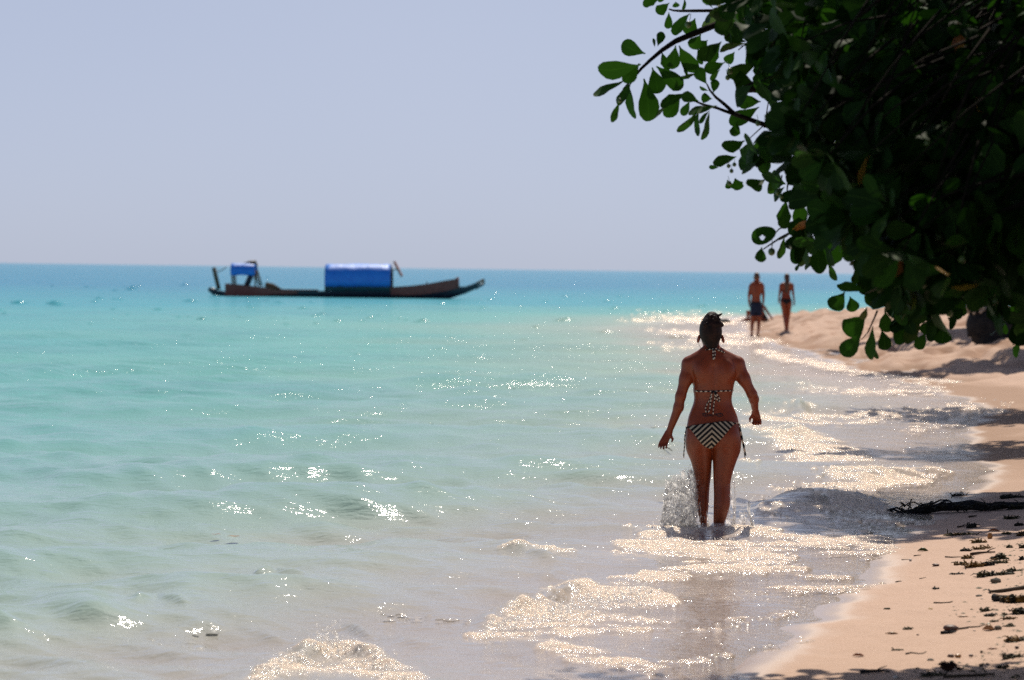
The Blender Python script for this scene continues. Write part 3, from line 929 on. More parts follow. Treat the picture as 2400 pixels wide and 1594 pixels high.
    return root
build_woman()

# ------------------------------------------------------------------ the overhanging tree
def leaf_mat(name, c1, c2, c3, spec=.35, rough=.42, trans=.25):
    n = NT(name)
    oi = n.n("ShaderNodeObjectInfo"); ge = n.n("ShaderNodeNewGeometry")
    rnd = n.math('FRACT', n.math('ADD', oi.outputs["Random"], ge.outputs["Random Per Island"]))
    col = n.ramp(rnd, [(0, c1), (.55, c2), (1, c3)])
    rib = n.attr("rib")
    vein = n.math('MULTIPLY', n.math('LESS_THAN', n.math('ABSOLUTE', rib), .045), .5)
    col = n.mix(vein, col, (c3[0] * 2.2, c3[1] * 2, c3[2] * 1.8, 1))
    blot = n.math('MULTIPLY', n.math('SUBTRACT', n.noise(n.obj(), 5, 3), .45), .8, clamp=True)
    col = n.mix(blot, col, (c1[0] * .8, c1[1] * .7, c1[2] * .6, 1))
    b = n.bsdf(col, rough, spec)
    tr = n.n("ShaderNodeBsdfTranslucent"); n.l(n.mix(.6, col, (.05, .19, .008, 1)), tr.inputs[0])
    m = n.n("ShaderNodeMixShader"); m.inputs[0].default_value = trans
    n.l(b.outputs[0], m.inputs[1]); n.l(tr.outputs[0], m.inputs[2])
    return n.done(m)
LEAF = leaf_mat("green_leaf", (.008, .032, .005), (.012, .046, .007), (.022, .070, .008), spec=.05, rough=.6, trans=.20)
LEAF_SHADE = leaf_mat("shaded_green_leaf", (.006, .022, .004), (.009, .032, .005), (.018, .048, .007), spec=.05, rough=.6, trans=.04)  # darker copy of green_leaf: shade inside the crown put into the colour
LEAF_FAR = leaf_mat("dull_leaf", (.030, .045, .022), (.040, .060, .028), (.060, .075, .035))
LEAF_DEAD = leaf_mat("dead_leaf", (.30, .09, .02), (.38, .13, .03), (.42, .18, .05), trans=.35)
LEAF_YELLOW = leaf_mat("yellow_leaf", (.06, .075, .01), (.08, .085, .012), (.1, .09, .015), trans=.25)
BARK = simple_mat("bark", (.009, .007, .006), (.02, .016, .012), 9, .9, .05, .8, 18, .03)
FRUIT = simple_mat("green_fruit", (.05, .10, .02), (.08, .13, .03), 20, .35, .5)

def leaf_shape(seed, wid=.56, curl=.12, fold=.10, blunt=.62):
    """leaf of length 1 along +Y from its stalk; returns verts, faces, rib"""
    r = random.Random(seed)
    st = [0.0, .10, .22, .38, .55, .72, .86, .96, 1.0]
    vs_, rib = [], []
    bend = r.uniform(-.06, .06)
    for t in st:
        if t < .10: w = .02 + t * .35
        else: w = wid / 2 * (math.sin(math.pi * min(1, ((t - .03) / .99)) ** (1.15 + blunt * .75)) ** .62)
        if t >= 1.0: w = wid * .10
        w *= 1 + r.uniform(-.06, .06) * (2.6 if seed in (2, 4) else 1)
        z = -curl * t * t + .02 * math.sin(t * 9 + seed)
        cx = bend * math.sin(t * 3.1)
        for a in (-1, -.5, 0, .5, 1):
            vs_.append((cx + a * w, t, z + fold * abs(a) * w + r.uniform(-.006, .006))); rib.append(a)
    fs = []
    for i in range(len(st) - 1):
        for j in range(4):
            fs.append((i * 5 + j, i * 5 + j + 1, (i + 1) * 5 + j + 1, (i + 1) * 5 + j))
    return np.array(vs_), fs, np.array(rib)

def frame_from(d, nrm):
    y = Vector(d).normalized(); z = Vector(nrm)
    x = y.cross(z)
    if x.length < 1e-4: x = y.cross(Vector((.3, .5, .8)))
    x.normalize(); z = x.cross(y)
    return Matrix((x, y, z)).transposed()

LEAF_VARIANTS = [leaf_shape(k, wid=w_, curl=c_, blunt=b_) for k, (w_, c_, b_) in enumerate(((.56, .10, .6), (.62, .22, .8), (.50, .05, .4), (.66, -.10, .9), (.54, .3, .7)))]
LEAF_MESHES = []
for k, (v, f, rb) in enumerate(LEAF_VARIANTS):
    LEAF_MESHES.append(np_mesh("leaf", v, f, {"rib": rb}))
def leaf_mesh_with(mat, k, cache={}):
    key = (mat.name, k)
    if key not in cache:
        me = LEAF_MESHES[k].copy(); me.materials.append(mat)
        me.polygons.foreach_set("use_smooth", np.ones(len(me.polygons), dtype=bool))
        cache[key] = me
    return cache[key]

TREE_AT = Vector((6.0, 10.5, gz(6.0, 10.5) - .05))
# stalk-end u,v -> tip u,v, width (all in the enlarged views), view scale and offset
Z4 = (3.734, 1380, 0); Z5 = (2.958, 1640, 330)
HAND_LEAVES = [(Z4, a) for a in (
    (497, 470, 295, 385, 130), (455, 560, 115, 640, 150), (440, 555, 325, 700, 110), (325, 690, 70, 850, 78), (380, 720, 258, 900, 75), (262, 890, 218, 1065, 68), (350, 730, 385, 1025, 62),
    (480, 690, 535, 1018, 165), (555, 590, 600, 812, 130), (590, 580, 790, 770, 160), (640, 458, 700, 600, 85), (760, 400, 715, 585, 115), (790, 400, 935, 625, 125), (830, 572, 862, 655, 32),
    (950, 645, 808, 690, 38), (1035, 738, 955, 605, 98), (1088, 815, 1105, 698, 76), (1052, 792, 968, 775, 30), (1080, 865, 990, 850, 72), (960, 885, 815, 840, 95), (860, 820, 640, 920, 85), (800, 830, 685, 1005, 115),
    (680, 930, 542, 1012, 42), (885, 880, 812, 1000, 65), (1125, 930, 885, 950, 46), (960, 950, 838, 1165, 58), (962, 955, 905, 1162, 50), (1048, 955, 1042, 1203, 48), (1052, 970, 965, 1050, 46),
    (602, 405, 636, 282, 76), (575, 415, 568, 340, 28), (640, -30, 485, 45, 95), (705, 25, 598, 105, 82), (700, 108, 690, 245, 80), (760, 15, 770, 62, 62), (835, -20, 846, 82, 38), (800, 185, 750, 298, 92), (885, 120, 745, 285, 100),
    (955, 415, 985, 555, 60), (1152, 375, 1070, 565, 95), (1192, 545, 1022, 615, 92), (1150, 610, 1058, 688, 42), (1275, 455, 1198, 545, 100), (1238, 600, 1302, 850, 52), (1290, 600, 1335, 715, 34),
    (1505, 890, 1315, 905, 118), (1490, 940, 1250, 1045, 125), (1300, 1060, 1265, 1185, 78), (930, 160, 860, 290, 120), (980, 300, 900, 410, 110), (1040, 350, 960, 420, 90), (600, -60, 640, 15, 60))] + \
  [(Z5, a) for a in (
    (255, 110, 105, 160, 75), (130, 185, 72, 180, 36), (190, 270, 203, 330, 50), (245, 260, 282, 332, 90), (330, 310, 432, 322, 70), (480, 265, 512, 365, 88), (445, 60, 440, 212, 82), (600, 408, 588, 602, 105),
    (690, 395, 688, 565, 92), (665, 270, 712, 388, 105), (985, 500, 860, 512, 112), (430, 738, 425, 838, 76), (592, 660, 540, 803, 50), (805, 590, 622, 622, 130), (775, 680, 655, 835, 112),
    (830, 700, 832, 905, 112), (690, 845, 662, 893, 22), (1055, 600, 875, 835, 172), (890, 835, 921, 966, 42), (1005, 1048, 915, 1155, 112), (1040, 1080, 1062, 1175, 82), (992, 988, 962, 1022, 42),
    (1160, 1155, 1122, 1240, 55), (1155, 1208, 1015, 1325, 132), (1125, 1330, 985, 1475, 112), (1205, 1285, 1150, 1495, 72), (1200, 1400, 1206, 1515, 42), (1260, 1305, 1282, 1450, 88), (1485, 1208, 1375, 1395, 112),
    (1445, 1175, 1368, 1252, 100), (1562, 1330, 1508, 1430, 92), (1470, 1345, 1502, 1382, 42), (1680, 1290, 1680, 1400, 102), (1740, 1168, 1815, 1218, 82), (1770, 1045, 1825, 1205, 102), (2100, 1090, 2058, 1148, 82),
    (2170, 1115, 2192, 1235, 112), (2110, 1250, 2122, 1335, 42), (2222, 1375, 2186, 1496, 48), (1290, 1180, 1300, 1320, 95), (1600, 1230, 1560, 1330, 100), (1400, 1090, 1330, 1210, 110), (1960, 1000, 1890, 1080, 100))]
CROWN = [(1650, -30), (1640, 60), (1690, 110), (1745, 160), (1760, 205), (1800, 250), (1770, 300), (1742, 345), (1752, 400), (1812, 435), (1836, 490), (1856, 560), (1900, 590), (1935, 600),
         (1985, 630), (1990, 700), (2045, 730), (2100, 755), (2165, 735), (2225, 755), (2242, 715), (2245, 685), (2300, 665), (2340, 690), (2400, 770), (2470, 800), (2700, 780), (2700, -30)]
CR_P = np.array(CROWN, float)
def in_crown(u, v):
    inside = False
    n = len(CROWN)
    j = n - 1
    for i in range(n):
        (x1, y1), (x2, y2) = CROWN[i], CROWN[j]
        if (y1 > v) != (y2 > v) and u < (x2 - x1) * (v - y1) / (y2 - y1) + x1: inside = not inside
        j = i
    return inside
def d_max(v):           # how far back the crown reaches at this height, so that its shade stays on the near sand
    return 16.0 - 1.3 * max(0, v) / 800
def edge_u(v):          # left limit of the dense mass
    return float(np.interp(v, [0, 110, 250, 345, 440, 560, 640, 740, 800], [1650, 1690, 1790, 1745, 1815, 1860, 1985, 2050, 2400]))

def build_tree():
    rr = random.Random(21)
    root = thing("tree", "broad-leaved tree hanging dark branches with green fruit over the beach at the right", "tree", TREE_AT)
    T = TREE_AT
    placed = []          # (matrix, variant, size in the picture, material)
    def put(base, d, nrm, L, wscale=1.0, k=None, mat=LEAF):
        R = frame_from(d, nrm)
        S = Matrix.Diagonal((L * wscale, L, L))
        m = (R @ S).to_4x4(); m.translation = Vector(base) - T
        placed.append((m, rr.randrange(5) if k is None else k, mat))
    hand_n = 0
    twigs = []
    for (sc, ox, oy), (u1, v1, u2, v2, wpx) in HAND_LEAVES:
        ua, va, ub, vb = ox + u1 / sc, oy + v1 / sc, ox + u2 / sc, oy + v2 / sc
        D = d_max((va + vb) / 2) - rr.uniform(.15, .7)
        a = P(ua, va, D); L0 = math.hypot(ub - ua, vb - va) * D / F
        b = P(ub, vb, D + rr.uniform(-.28, .28) * L0)
        d = b - a; L = d.length
        wm = wpx / sc * D / F
        full = max(wm, .5 * L)
        roll = math.acos(max(.05, min(1, wm / full)))
        n0 = (CAM - a).normalized()
        n0 = (Matrix.Rotation(roll * rr.choice((-1, 1)) + rr.uniform(-.15, .15), 3, d.normalized()) @ n0)
        mt = LEAF_YELLOW if (u1, v1) in ((680, 930), (1160, 1155)) else LEAF
        put(a, d, n0, L * 1.06, full / (.56 * L), None, mt)
        hand_n += 1
    # rosettes over the whole visible crown
    fr = []
    tries = 0
    while len(placed) < 4300 and tries < 40000:
        tries += 1
        v = rr.uniform(-40, 800); u = rr.uniform(edge_u(max(0, v)) - 5, 2480)
        if not in_crown(u, v): continue
        dep = rr.random() ** .8
        D = d_max(v) - .25 - dep * 3.2
        # nearer layers keep away from the ragged edge
        if dep > .3 and not in_crown(u - 45 - 80 * dep, v + 25 + 30 * dep): continue
        base = P(u, v, D)
        ax = Vector((rr.uniform(-.9, .1), rr.uniform(-.5, .3), rr.uniform(-.8, .35))).normalized()
        n = rr.randint(5, 8)
        p1 = ax.cross(Vector((.2, .3, .9))).normalized(); p2 = ax.cross(p1)
        if v < 640 and ax.z < .1: twigs.append((base, base - ax * rr.uniform(.3, .6) + Vector((.15, 0, .12))))
        for q in range(n):
            an = q * 2.4 + rr.uniform(-.3, .3)
            rad = p1 * math.cos(an) + p2 * math.sin(an)
            d = (ax * rr.uniform(.3, .9) + rad * .8 + Vector((0, 0, -.25))).normalized()
            nn = (ax * .8 - rad * .5 + Vector((rr.uniform(-.3, .3), rr.uniform(-.5, .1), rr.uniform(0, .5)))).normalized()
            L = rr.uniform(.115, .175)
            tip = base + d * (L + .03)
            tu, tv = project(np.array([tip.x]), np.array([tip.y]), np.array([tip.z]))
            if not in_crown(float(tu[0]) - 6, float(tv[0]) + 4) and rr.random() < .7: continue
            x = rr.random()
            put(base + d * .03, d, nn, L, rr.uniform(.9, 1.15), None, LEAF_DEAD if x < .006 else (LEAF_YELLOW if x < .0075 else (LEAF_SHADE if x < .86 - .35 * (u < edge_u(max(0, v)) + 90) else LEAF)))
            if rr.random() < .03: fr.append(base + d * L * .4 + Vector((0, -.05, -.04)))
    # the rest of the crown overhead and behind the right-hand edge
    vis = len(placed)
    while len(placed) < vis + 3800:
        x = rr.uniform(-.5, 8.5); y = rr.uniform(3.0, 14.2); z = rr.uniform(3.1, 6.5)
        if y < 14 and abs(x) < .19 * y + .4 and z < 2.32 + y * .108: continue
        if z > 6.6 - .05 * (x - 4) ** 2 - .02 * (y - 10) ** 2: continue
        d = Vector((rr.uniform(-1, 1), rr.uniform(-1, 1), rr.uniform(-.9, .2))).normalized()
        put((x, y, z), d, (rr.uniform(-.5, .5), rr.uniform(-.5, .5), 1), rr.uniform(.22, .36), rr.uniform(.9, 1.2), None, LEAF_SHADE)
    n1 = len(placed)
    while len(placed) < n1 + 1500:  # unseen leaves over and behind the camera, added to dim the crown
        d = Vector((rr.uniform(-1, 1), rr.uniform(-1, 1), rr.uniform(-.7, .2))).normalized()
        put((rr.uniform(-2.5, 8.5), rr.uniform(-5, 3), rr.uniform(3.2, 6)), d, (rr.uniform(-.4, .4), rr.uniform(-.4, .4), 1), rr.uniform(.28, .42), 1.1, None, LEAF_SHADE)
    n2 = len(placed)
    while len(placed) < n2 + 1500:            # right of the frame
        y = rr.uniform(9.5, 15.0); x = y * rr.uniform(.2, .34) + .3; z = rr.uniform(1.5, 3.4)
        if y > 13.7 + .78 * (z - .3): continue
        d = Vector((rr.uniform(-1, 1), rr.uniform(-1, 1), rr.uniform(-.9, .2))).normalized()
        put((x, y, z), d, (rr.uniform(-.5, .5), rr.uniform(-.5, .5), 1), rr.uniform(.2, .32), rr.uniform(.9, 1.2), None, LEAF_SHADE)
    # which leaves show: all hand-placed ones, then the frontmost of the rest
    def shown(i):
        m = placed[i][0]; p = m.translation + T
        return p.y + (0 if placed[i][2] is LEAF else -3)
    idx = list(range(hand_n))
    # coverage test: keep the nearest leaf of each small cell of the view
    cell = {}
    for i in range(hand_n, vis):
        m = placed[i][0]; p = m @ Vector((0, .5, 0)) + T
        uu, vv = project(np.array([p.x]), np.array([p.y]), np.array([p.z]))
        uu, vv = float(uu[0]), float(vv[0])
        if not (-20 < vv < 840 and uu < 2420): continue
        key = (int(uu // 44), int(vv // 44))
        if key not in cell or p.y < cell[key][0]: cell[key] = (p.y, i)
    cand = sorted(cell.values(), key=lambda t_: t_[0])
    special = [i for i in range(hand_n, vis) if placed[i][2] in (LEAF_DEAD, LEAF_YELLOW)]
    for i in special[:12]:
        if i not in idx: idx.append(i)
    chosen = set(idx)
    for _, i in cand:
        if len(chosen) >= 296: break
        chosen.add(i)
    for i in sorted(chosen):
        m, k, mat = placed[i]
        o = bpy.data.objects.new("leaf", leaf_mesh_with(mat, k))
        COL.objects.link(o); o.parent = root
        o.matrix_local = m
        if mat is LEAF_DEAD: o["label"] = "orange dead leaf"
    rest = [i for i in range(len(placed)) if i not in chosen]
    V, Fs, RB, MI, off = [], [], [], [], 0
    for i in rest:
        m, k, mat = placed[i]
        v, f, rb = LEAF_VARIANTS[k]
        A = np.array(m)
        V.append(v @ A[:3, :3].T + A[:3, 3]); RB.append(rb)
        Fs.append(np.array(f) + off); off += len(v)
        MI.append(np.full(len(f), (LEAF, LEAF_DEAD, LEAF_YELLOW, LEAF_SHADE).index(mat)))
    me = np_mesh("foliage", np.concatenate(V), np.concatenate(Fs), {"rib": np.concatenate(RB)})
    me.polygons.foreach_set("material_index", np.concatenate(MI).astype(np.int32))
    link("foliage", me, [LEAF, LEAF_DEAD, LEAF_YELLOW, LEAF_SHADE], root, kind="stuff")
    # fruit
    bm_v = []
    mb = MB()
    rings = 7
    for i in range(rings + 1):
        th = math.pi * i / rings
        bm_v.append([(math.sin(th) * math.cos(2 * math.pi * j / 9) * .018, math.sin(th) * math.sin(2 * math.pi * j / 9) * .018, math.cos(th) * .0195) for j in range(10)])
    mb.grid(bm_v)
    mb.tube([(0, 0, .018), (.003, 0, .035), (0, 0, .06)], [.0022, .0018, .0018], 4)
    fm = mb.mesh("fruit"); fm.materials.append(FRUIT)
    fm.polygons.foreach_set("use_smooth", np.ones(len(fm.polygons), dtype=bool))
    hand_fruit = [(Z4, (870, 215, 29)), (Z4, (1215, 680, 22)), (Z4, (1235, 622, 26)), (Z4, (268, 880, 20)), (Z4, (2035, 305, 22)), (Z4, (1850, 815, 26)), (Z4, (1850, 715, 22)), (Z4, (1480, 1080, 23)),
                  (Z4, (1550, 1215, 22)), (Z4, (2230, 310, 20)), (Z5, (540, 360, 16)), (Z5, (565, 385, 17)), (Z5, (498, 770, 24)), (Z5, (770, 688, 18)), (Z5, (805, 712, 18)), (Z5, (818, 740, 17)),
                  (Z5, (200, 175, 14)), (Z5, (240, 165, 14)), (Z5, (220, 210, 14)), (Z5, (205, 295, 15)), (Z5, (810, 665, 16))]
    fpos = [(P(ox + a / sc, oy + b / sc, d_max(oy + b / sc) - .85), r / sc * 15 / F / .018) for (sc, ox, oy), (a, b, r) in hand_fruit]
    fpos += [(p, rr.uniform(.8, 1.05)) for p in fr[:45]]
    for p, s in fpos:
        o = bpy.data.objects.new("fruit", fm); COL.objects.link(o); o.parent = root
        o.location = p - T; o.scale = (s, s, s); o.rotation_euler = (rr.uniform(-.3, .3), rr.uniform(-.3, .3), 0)
    # boughs and twigs
    def L4(pts, r0, r1, D0=None, nm="branch"):
        m = MB()
        q = [P(1380 + a / 3.734, b / 3.734, (D0 or d_max(b / 3.734) - .45)) - T for a, b in pts]
        m.tube(q, list(np.linspace(r0, r1, len(q))), 6)
        link(nm, m.mesh(nm), BARK, root)
    L4([(1500, 60), (930, 290), (760, 360), (640, 440), (540, 525), (460, 600), (370, 705), (300, 780)], .020, .004)
    L4([(1400, 90), (930, 95), (800, 96), (740, 92), (700, 80)], .010, .004)
    L4([(1700, 1150), (1280, 1000), (1190, 915), (1110, 850), (1060, 790), (1035, 738)], .014, .004)
    L4([(1285, 1003), (1200, 975), (1120, 945), (1000, 915), (930, 885), (870, 880)], .010, .004)
    L4([(1900, 800), (1540, 770), (1440, 762), (1358, 770)], .034, .028)
    def L5(pts, r0, r1):
        m = MB()
        q = [P(1640 + a / 2.958, 330 + b / 2.958, d_max(330 + b / 2.958) - .5) - T for a, b in pts]
        m.tube(q, list(np.linspace(r0, r1, len(q))), 5)
        link("branch", m.mesh("branch"), BARK, root)
    L5([(900, 560), (700, 620), (620, 642), (560, 672), (500, 712), (440, 752)], .010, .003)
    L5([(720, 640), (640, 600), (590, 592), (550, 612), (520, 645)], .006, .003)
    L5([(660, 200), (612, 280), (600, 405)], .007, .003)
    L5([(570, 240), (560, 300), (548, 350)], .004, .002)
    L5([(1230, 1180), (1210, 1230), (1165, 1330), (1120, 1380)], .006, .002)
    L5([(500, 712), (500, 745)], .002, .002)
    # the leaf with a bite out of it
    c = P(1640 + 440 / 2.958, 330 + 655 / 2.958, d_max(550) - .55)
    m = MB()
    vo, vi = [], []
    for q in range(20):
        a = 2 * math.pi * q / 20
        rx, rz = .0635, .0470
        w = 1 + .05 * math.sin(3 * a + 1)
        vo.append(c - T + Vector((rx * math.cos(a) * w, .01 * math.sin(2 * a), rz * math.sin(a) * w + .18 * rx * math.cos(a))))
        vi.append(c - T + Vector((-.004 + .0135 * math.cos(a) * (1 + .25 * math.sin(5 * a)), .004, -.012 + .0125 * math.sin(a) * (1 + .2 * math.cos(4 * a)))))
    m.grid([[*vo, vo[0]], [*vi, vi[0]]])
    me = m.mesh("leaf", "rib"); me.attributes["rib"].data.foreach_set("value", np.full(len(me.vertices), .5, dtype=np.float32))
    link("leaf", me, LEAF, root, label="round leaf with a hole eaten through it")
    # trunk and limbs
    m = MB()
    B0 = Vector((0, 0, 0))
    m.tube([B0, Vector((-.1, .1, .8)), Vector((-.15, .3, 1.7)), Vector((-.3, .6, 2.6))], [.34, .27, .23, .2], 12)
    link("trunk", m.mesh("trunk"), BARK, root)
    limbs = []
    st = Vector((-.3, .6, 2.55))
    for tgt in (P(1900, 90, 15.2), P(2000, 330, 14.6), P(2180, 560, 14.0), P(2350, 420, 13.6), Vector((1.5, 9, 5.0)), Vector((3.2, 6, 5.4)), Vector((5.5, 13, 5.2)), Vector((7.5, 8, 5.0))):
        e = Vector(tgt) - T
        pts = []
        for q in range(7):
            t = q / 6
            p = st.lerp(e, t) + Vector((0, 0, .9 * math.sin(math.pi * t) * (1 if e.z > 2 else .8)))
            pts.append(p + Vector((rr.uniform(-.06, .06), rr.uniform(-.06, .06), rr.uniform(-.06, .06))) * (1 if 0 < q < 6 else 0))
        m = MB(); m.tube(pts, list(np.linspace(.13, .03, 7)), 8)
        link("branch", m.mesh("branch"), BARK, root)
        limbs += pts[3:]
    m = MB()
    for a, b in twigs:
        m.tube([a - T, (a - T).lerp(b - T, .5) + Vector((0, 0, .03)), b - T], [.003, .005, .007], 4)
    link("twigs", m.mesh("twigs"), BARK, root, kind="stuff")
    return root
build_tree()

# ------------------------------------------------------------------ trees farther up the beach; only their shade reaches the picture
def shade_tree(label, cx, cy, cz, r, n, seed, leaf=.34, density=1.0):
    rr = random.Random(seed)
    base = Vector((cx + r[0] * .35, cy + .3, gz(cx + r[0] * .35, cy + .3) - .1))
    root = thing("tree", label, "tree", base, "trees lining the far beach")
    V, Fs, RB, off = [], [], [], 0
    lobes = [(Vector((cx, cy, cz)) + Vector((rr.uniform(-.7, .7) * r[0], rr.uniform(-.6, .6) * r[1], rr.uniform(-.6, .6) * r[2])), rr.uniform(.35, .6)) for _ in range(14)]
    for _ in range(n):
        c, s = rr.choice(lobes)
        while True:
            q = Vector((rr.uniform(-1, 1), rr.uniform(-1, 1), rr.uniform(-1, 1)))
            if q.length < 1: break
        p = c + Vector((q.x * r[0] * s, q.y * r[1] * s, q.z * r[2] * s))
        d = Vector((rr.uniform(-1, 1), rr.uniform(-1, 1), rr.uniform(-.9, .3))).normalized()
        R = frame_from(d, (rr.uniform(-.6, .6), rr.uniform(-.6, .6), 1))
        k = rr.randrange(5); v, f, rb = LEAF_VARIANTS[k]
        L = leaf * rr.uniform(.7, 1.2)
        A = np.array(R) * L
        V.append(v @ A.T + np.array(tuple(p - base))); RB.append(rb); Fs.append(np.array(f) + off); off += len(v)
    me = np_mesh("crown", np.concatenate(V), np.concatenate(Fs), {"rib": np.concatenate(RB)})
    link("crown", me, LEAF_FAR, root, kind="stuff")
    m = MB()
    tr = [Vector((0, 0, 0)), Vector((.1, 0, .9)), Vector((-.1, -.1, 1.9)), Vector((cx, cy, cz)) - base]
    m.tube(tr, [.26, .2, .17, .08], 9)
    link("trunk", m.mesh("trunk"), BARK, root)
    for q in range(5):
        e = lobes[q][0] - base
        m = MB(); m.tube([tr[2], tr[2].lerp(e, .5) + Vector((0, 0, .3)), e], [.1, .07, .03], 6)
        link("branch", m.mesh("branch"), BARK, root)
    return root
shade_tree("leafy beach tree just beyond the overhanging branches, shading the log on the wet sand", 6.0, 26.8, 4.7, (3.4, 2.4, 1.9), 4200, 31)
shade_tree("small leafy beach tree behind the hanging foliage, shading a narrow strip of wet sand", 8.0, 33.5, 4.4, (3.6, 1.2, 1.4), 2600, 32)
shade_tree("leafy beach tree halfway up the beach behind the hanging foliage", 9.2, 40.6, 5.0, (3.8, 2.8, 1.9), 3600, 33)
shade_tree("tall leafy beach tree near the bleached stump", 11.6, 58.0, 6.0, (4.6, 2.8, 2.4), 3000, 34, .45)
shade_tree("farthest leafy beach tree, beyond the bleached stump", 13.0, 71.0, 6.0, (5.0, 3.0, 2.4), 3000, 35, .5)

# ------------------------------------------------------------------ people far along the beach
def zp(x, y): return (1650 + x / 6.746, 600 + y / 6.746)      # enlarged view of the far people -> photo

def far_person(label, foot_uv, D, gender):
    u0, v0 = foot_uv
    O = P(u0, v0, D); O.z = gz(O.x, O.y)
    root = thing("person", label, "person", O)
    def q(x, y, dy=0.0):
        p = P(*zp(x, y), D) - O
        return Vector((p.x, dy, p.z - base))
    base = (P(u0, v0, D) - O).z
    return root, q, O

def far_rows(q, data):
    out = []
    for (zy, xl, xr, cy, ry) in data:
        a, b = q(xl, zy), q(xr, zy)
        out.append(((a.z + b.z) / 2, (a.x + b.x) / 2, cy, (b.x - a.x) / 2, ry))
    return out

def build_far_man():
    root, q, O = far_person("shirtless man in long dark blue swim shorts walking away at the water's edge", zp(800, 1225), 84.0, 'm')
    B = Body((-.5, -.3, -.1), (.55, .32, 2.0), .009)
    B.loft(far_rows(q, [(375, 745, 925, -.01, .09), (420, 722, 940, -.01, .11), (470, 735, 925, 0, .125), (540, 745, 905, 0, .125), (610, 752, 890, .0, .115), (670, 742, 900, .0, .118), (740, 738, 912, -.02, .13), (800, 738, 914, -.01, .12)]), .03)
    B.loft(far_rows(q, [(760, 738, 826, -.01, .10), (850, 738, 822, -.01, .10), (930, 738, 815, .0, .085), (1000, 735, 798, .02, .07), (1080, 733, 785, .0, .062), (1130, 735, 778, -.01, .055), (1190, 738, 768, -.01, .045), (1222, 740, 768, -.01, .045)]), .02)
    B.loft(far_rows(q, [(760, 826, 912, -.01, .10), (850, 828, 912, -.01, .10), (930, 832, 905, .01, .085), (1000, 838, 898, .03, .07), (1080, 842, 888, .02, .062), (1130, 842, 882, .01, .055), (1190, 838, 868, .01, .045), (1222, 836, 866, .01, .045)]), .02)
    B.cone(q(835, 300, .01), q(832, 400, -.01), .065, .075, .03)
    B.cone(q(800, 375), q(745, 430), .06, .06, .03); B.cone(q(868, 375), q(918, 430), .06, .06, .03)
    B.cone(q(735, 435), q(712, 570, -.02), .055, .045, .03); B.cone(q(712, 570, -.02), q(716, 690, .05), .042, .032, .02)
    add_hand(B, q(717, 698, .055), (.05, .2, -1), (.3, 1, 0), (1, 0, 0), 1.0, (.4, .5), .011)
    B.cone(q(925, 435), q(938, 570, -.02), .055, .045, .03); B.cone(q(938, 570, -.02), q(940, 690, .05), .042, .032, .02)
    add_hand(B, q(940, 698, .055), (0, .2, -1), (-.3, 1, 0), (-1, 0, 0), 1.0, (.4, .5), .011)
    B.ell(q(832, 285, .0), (.078, .098, .12), .02); B.ell(q(832, 325, .04), (.06, .065, .07), .03)
    B.cone(q(832, 300, .1), q(832, 315, .125), .010, .014, .01)
    for s in (-1, 1): B.ell(q(832 + 47 * s, 300, 0), (.014, .025, .035), .006)
    add_foot(B, q(755, 1222, -.01) + Vector((0, 0, .06)), (0, 1, 0)); add_foot(B, q(851, 1222, .01) + Vector((0, 0, .06)), (0, 1, 0))
    link("body", B.mesh("body", 2), SKIN, root)
    S = Body((-.35, -.25, .6), (.35, .25, 1.25), .012)
    S.loft(far_rows(q, [(680, 734, 908, 0, .132), (740, 729, 918, -.02, .142), (800, 728, 920, -.01, .135), (850, 730, 916, -.005, .12)]), .03)
    S.loft(far_rows(q, [(800, 728, 826, -.01, .12), (930, 732, 822, -.005, .115)]), .02); S.loft(far_rows(q, [(800, 826, 920, -.01, .12), (930, 830, 914, .0, .115)]), .02)
    link("swim_shorts", S.mesh("swim_shorts", 1), NAVY_CLOTH, root)
    m = MB(); c = q(820, 688); 
    m.tube([q(736, 690, 0), q(760, 690, -.12), q(820, 690, -.138), q(880, 690, -.12), q(906, 690, 0), q(880, 690, .12), q(820, 690, .138), q(760, 690, .12), q(736, 690, 0)], .018, 6)
    link("waistband", m.mesh("waistband"), BLACK_CLOTH, root)
    Hh = Body((-.15, -.2, 1.5), (.2, .2, 2.0), .01)
    Hh.ell(q(832, 272, -.015), (.086, .104, .115), .02)
    Hh.ell(q(832, 330, .06), (.09, .09, .12), .02, True)
    link("hair", Hh.mesh("hair", 1), HAIR_BROWN, root)

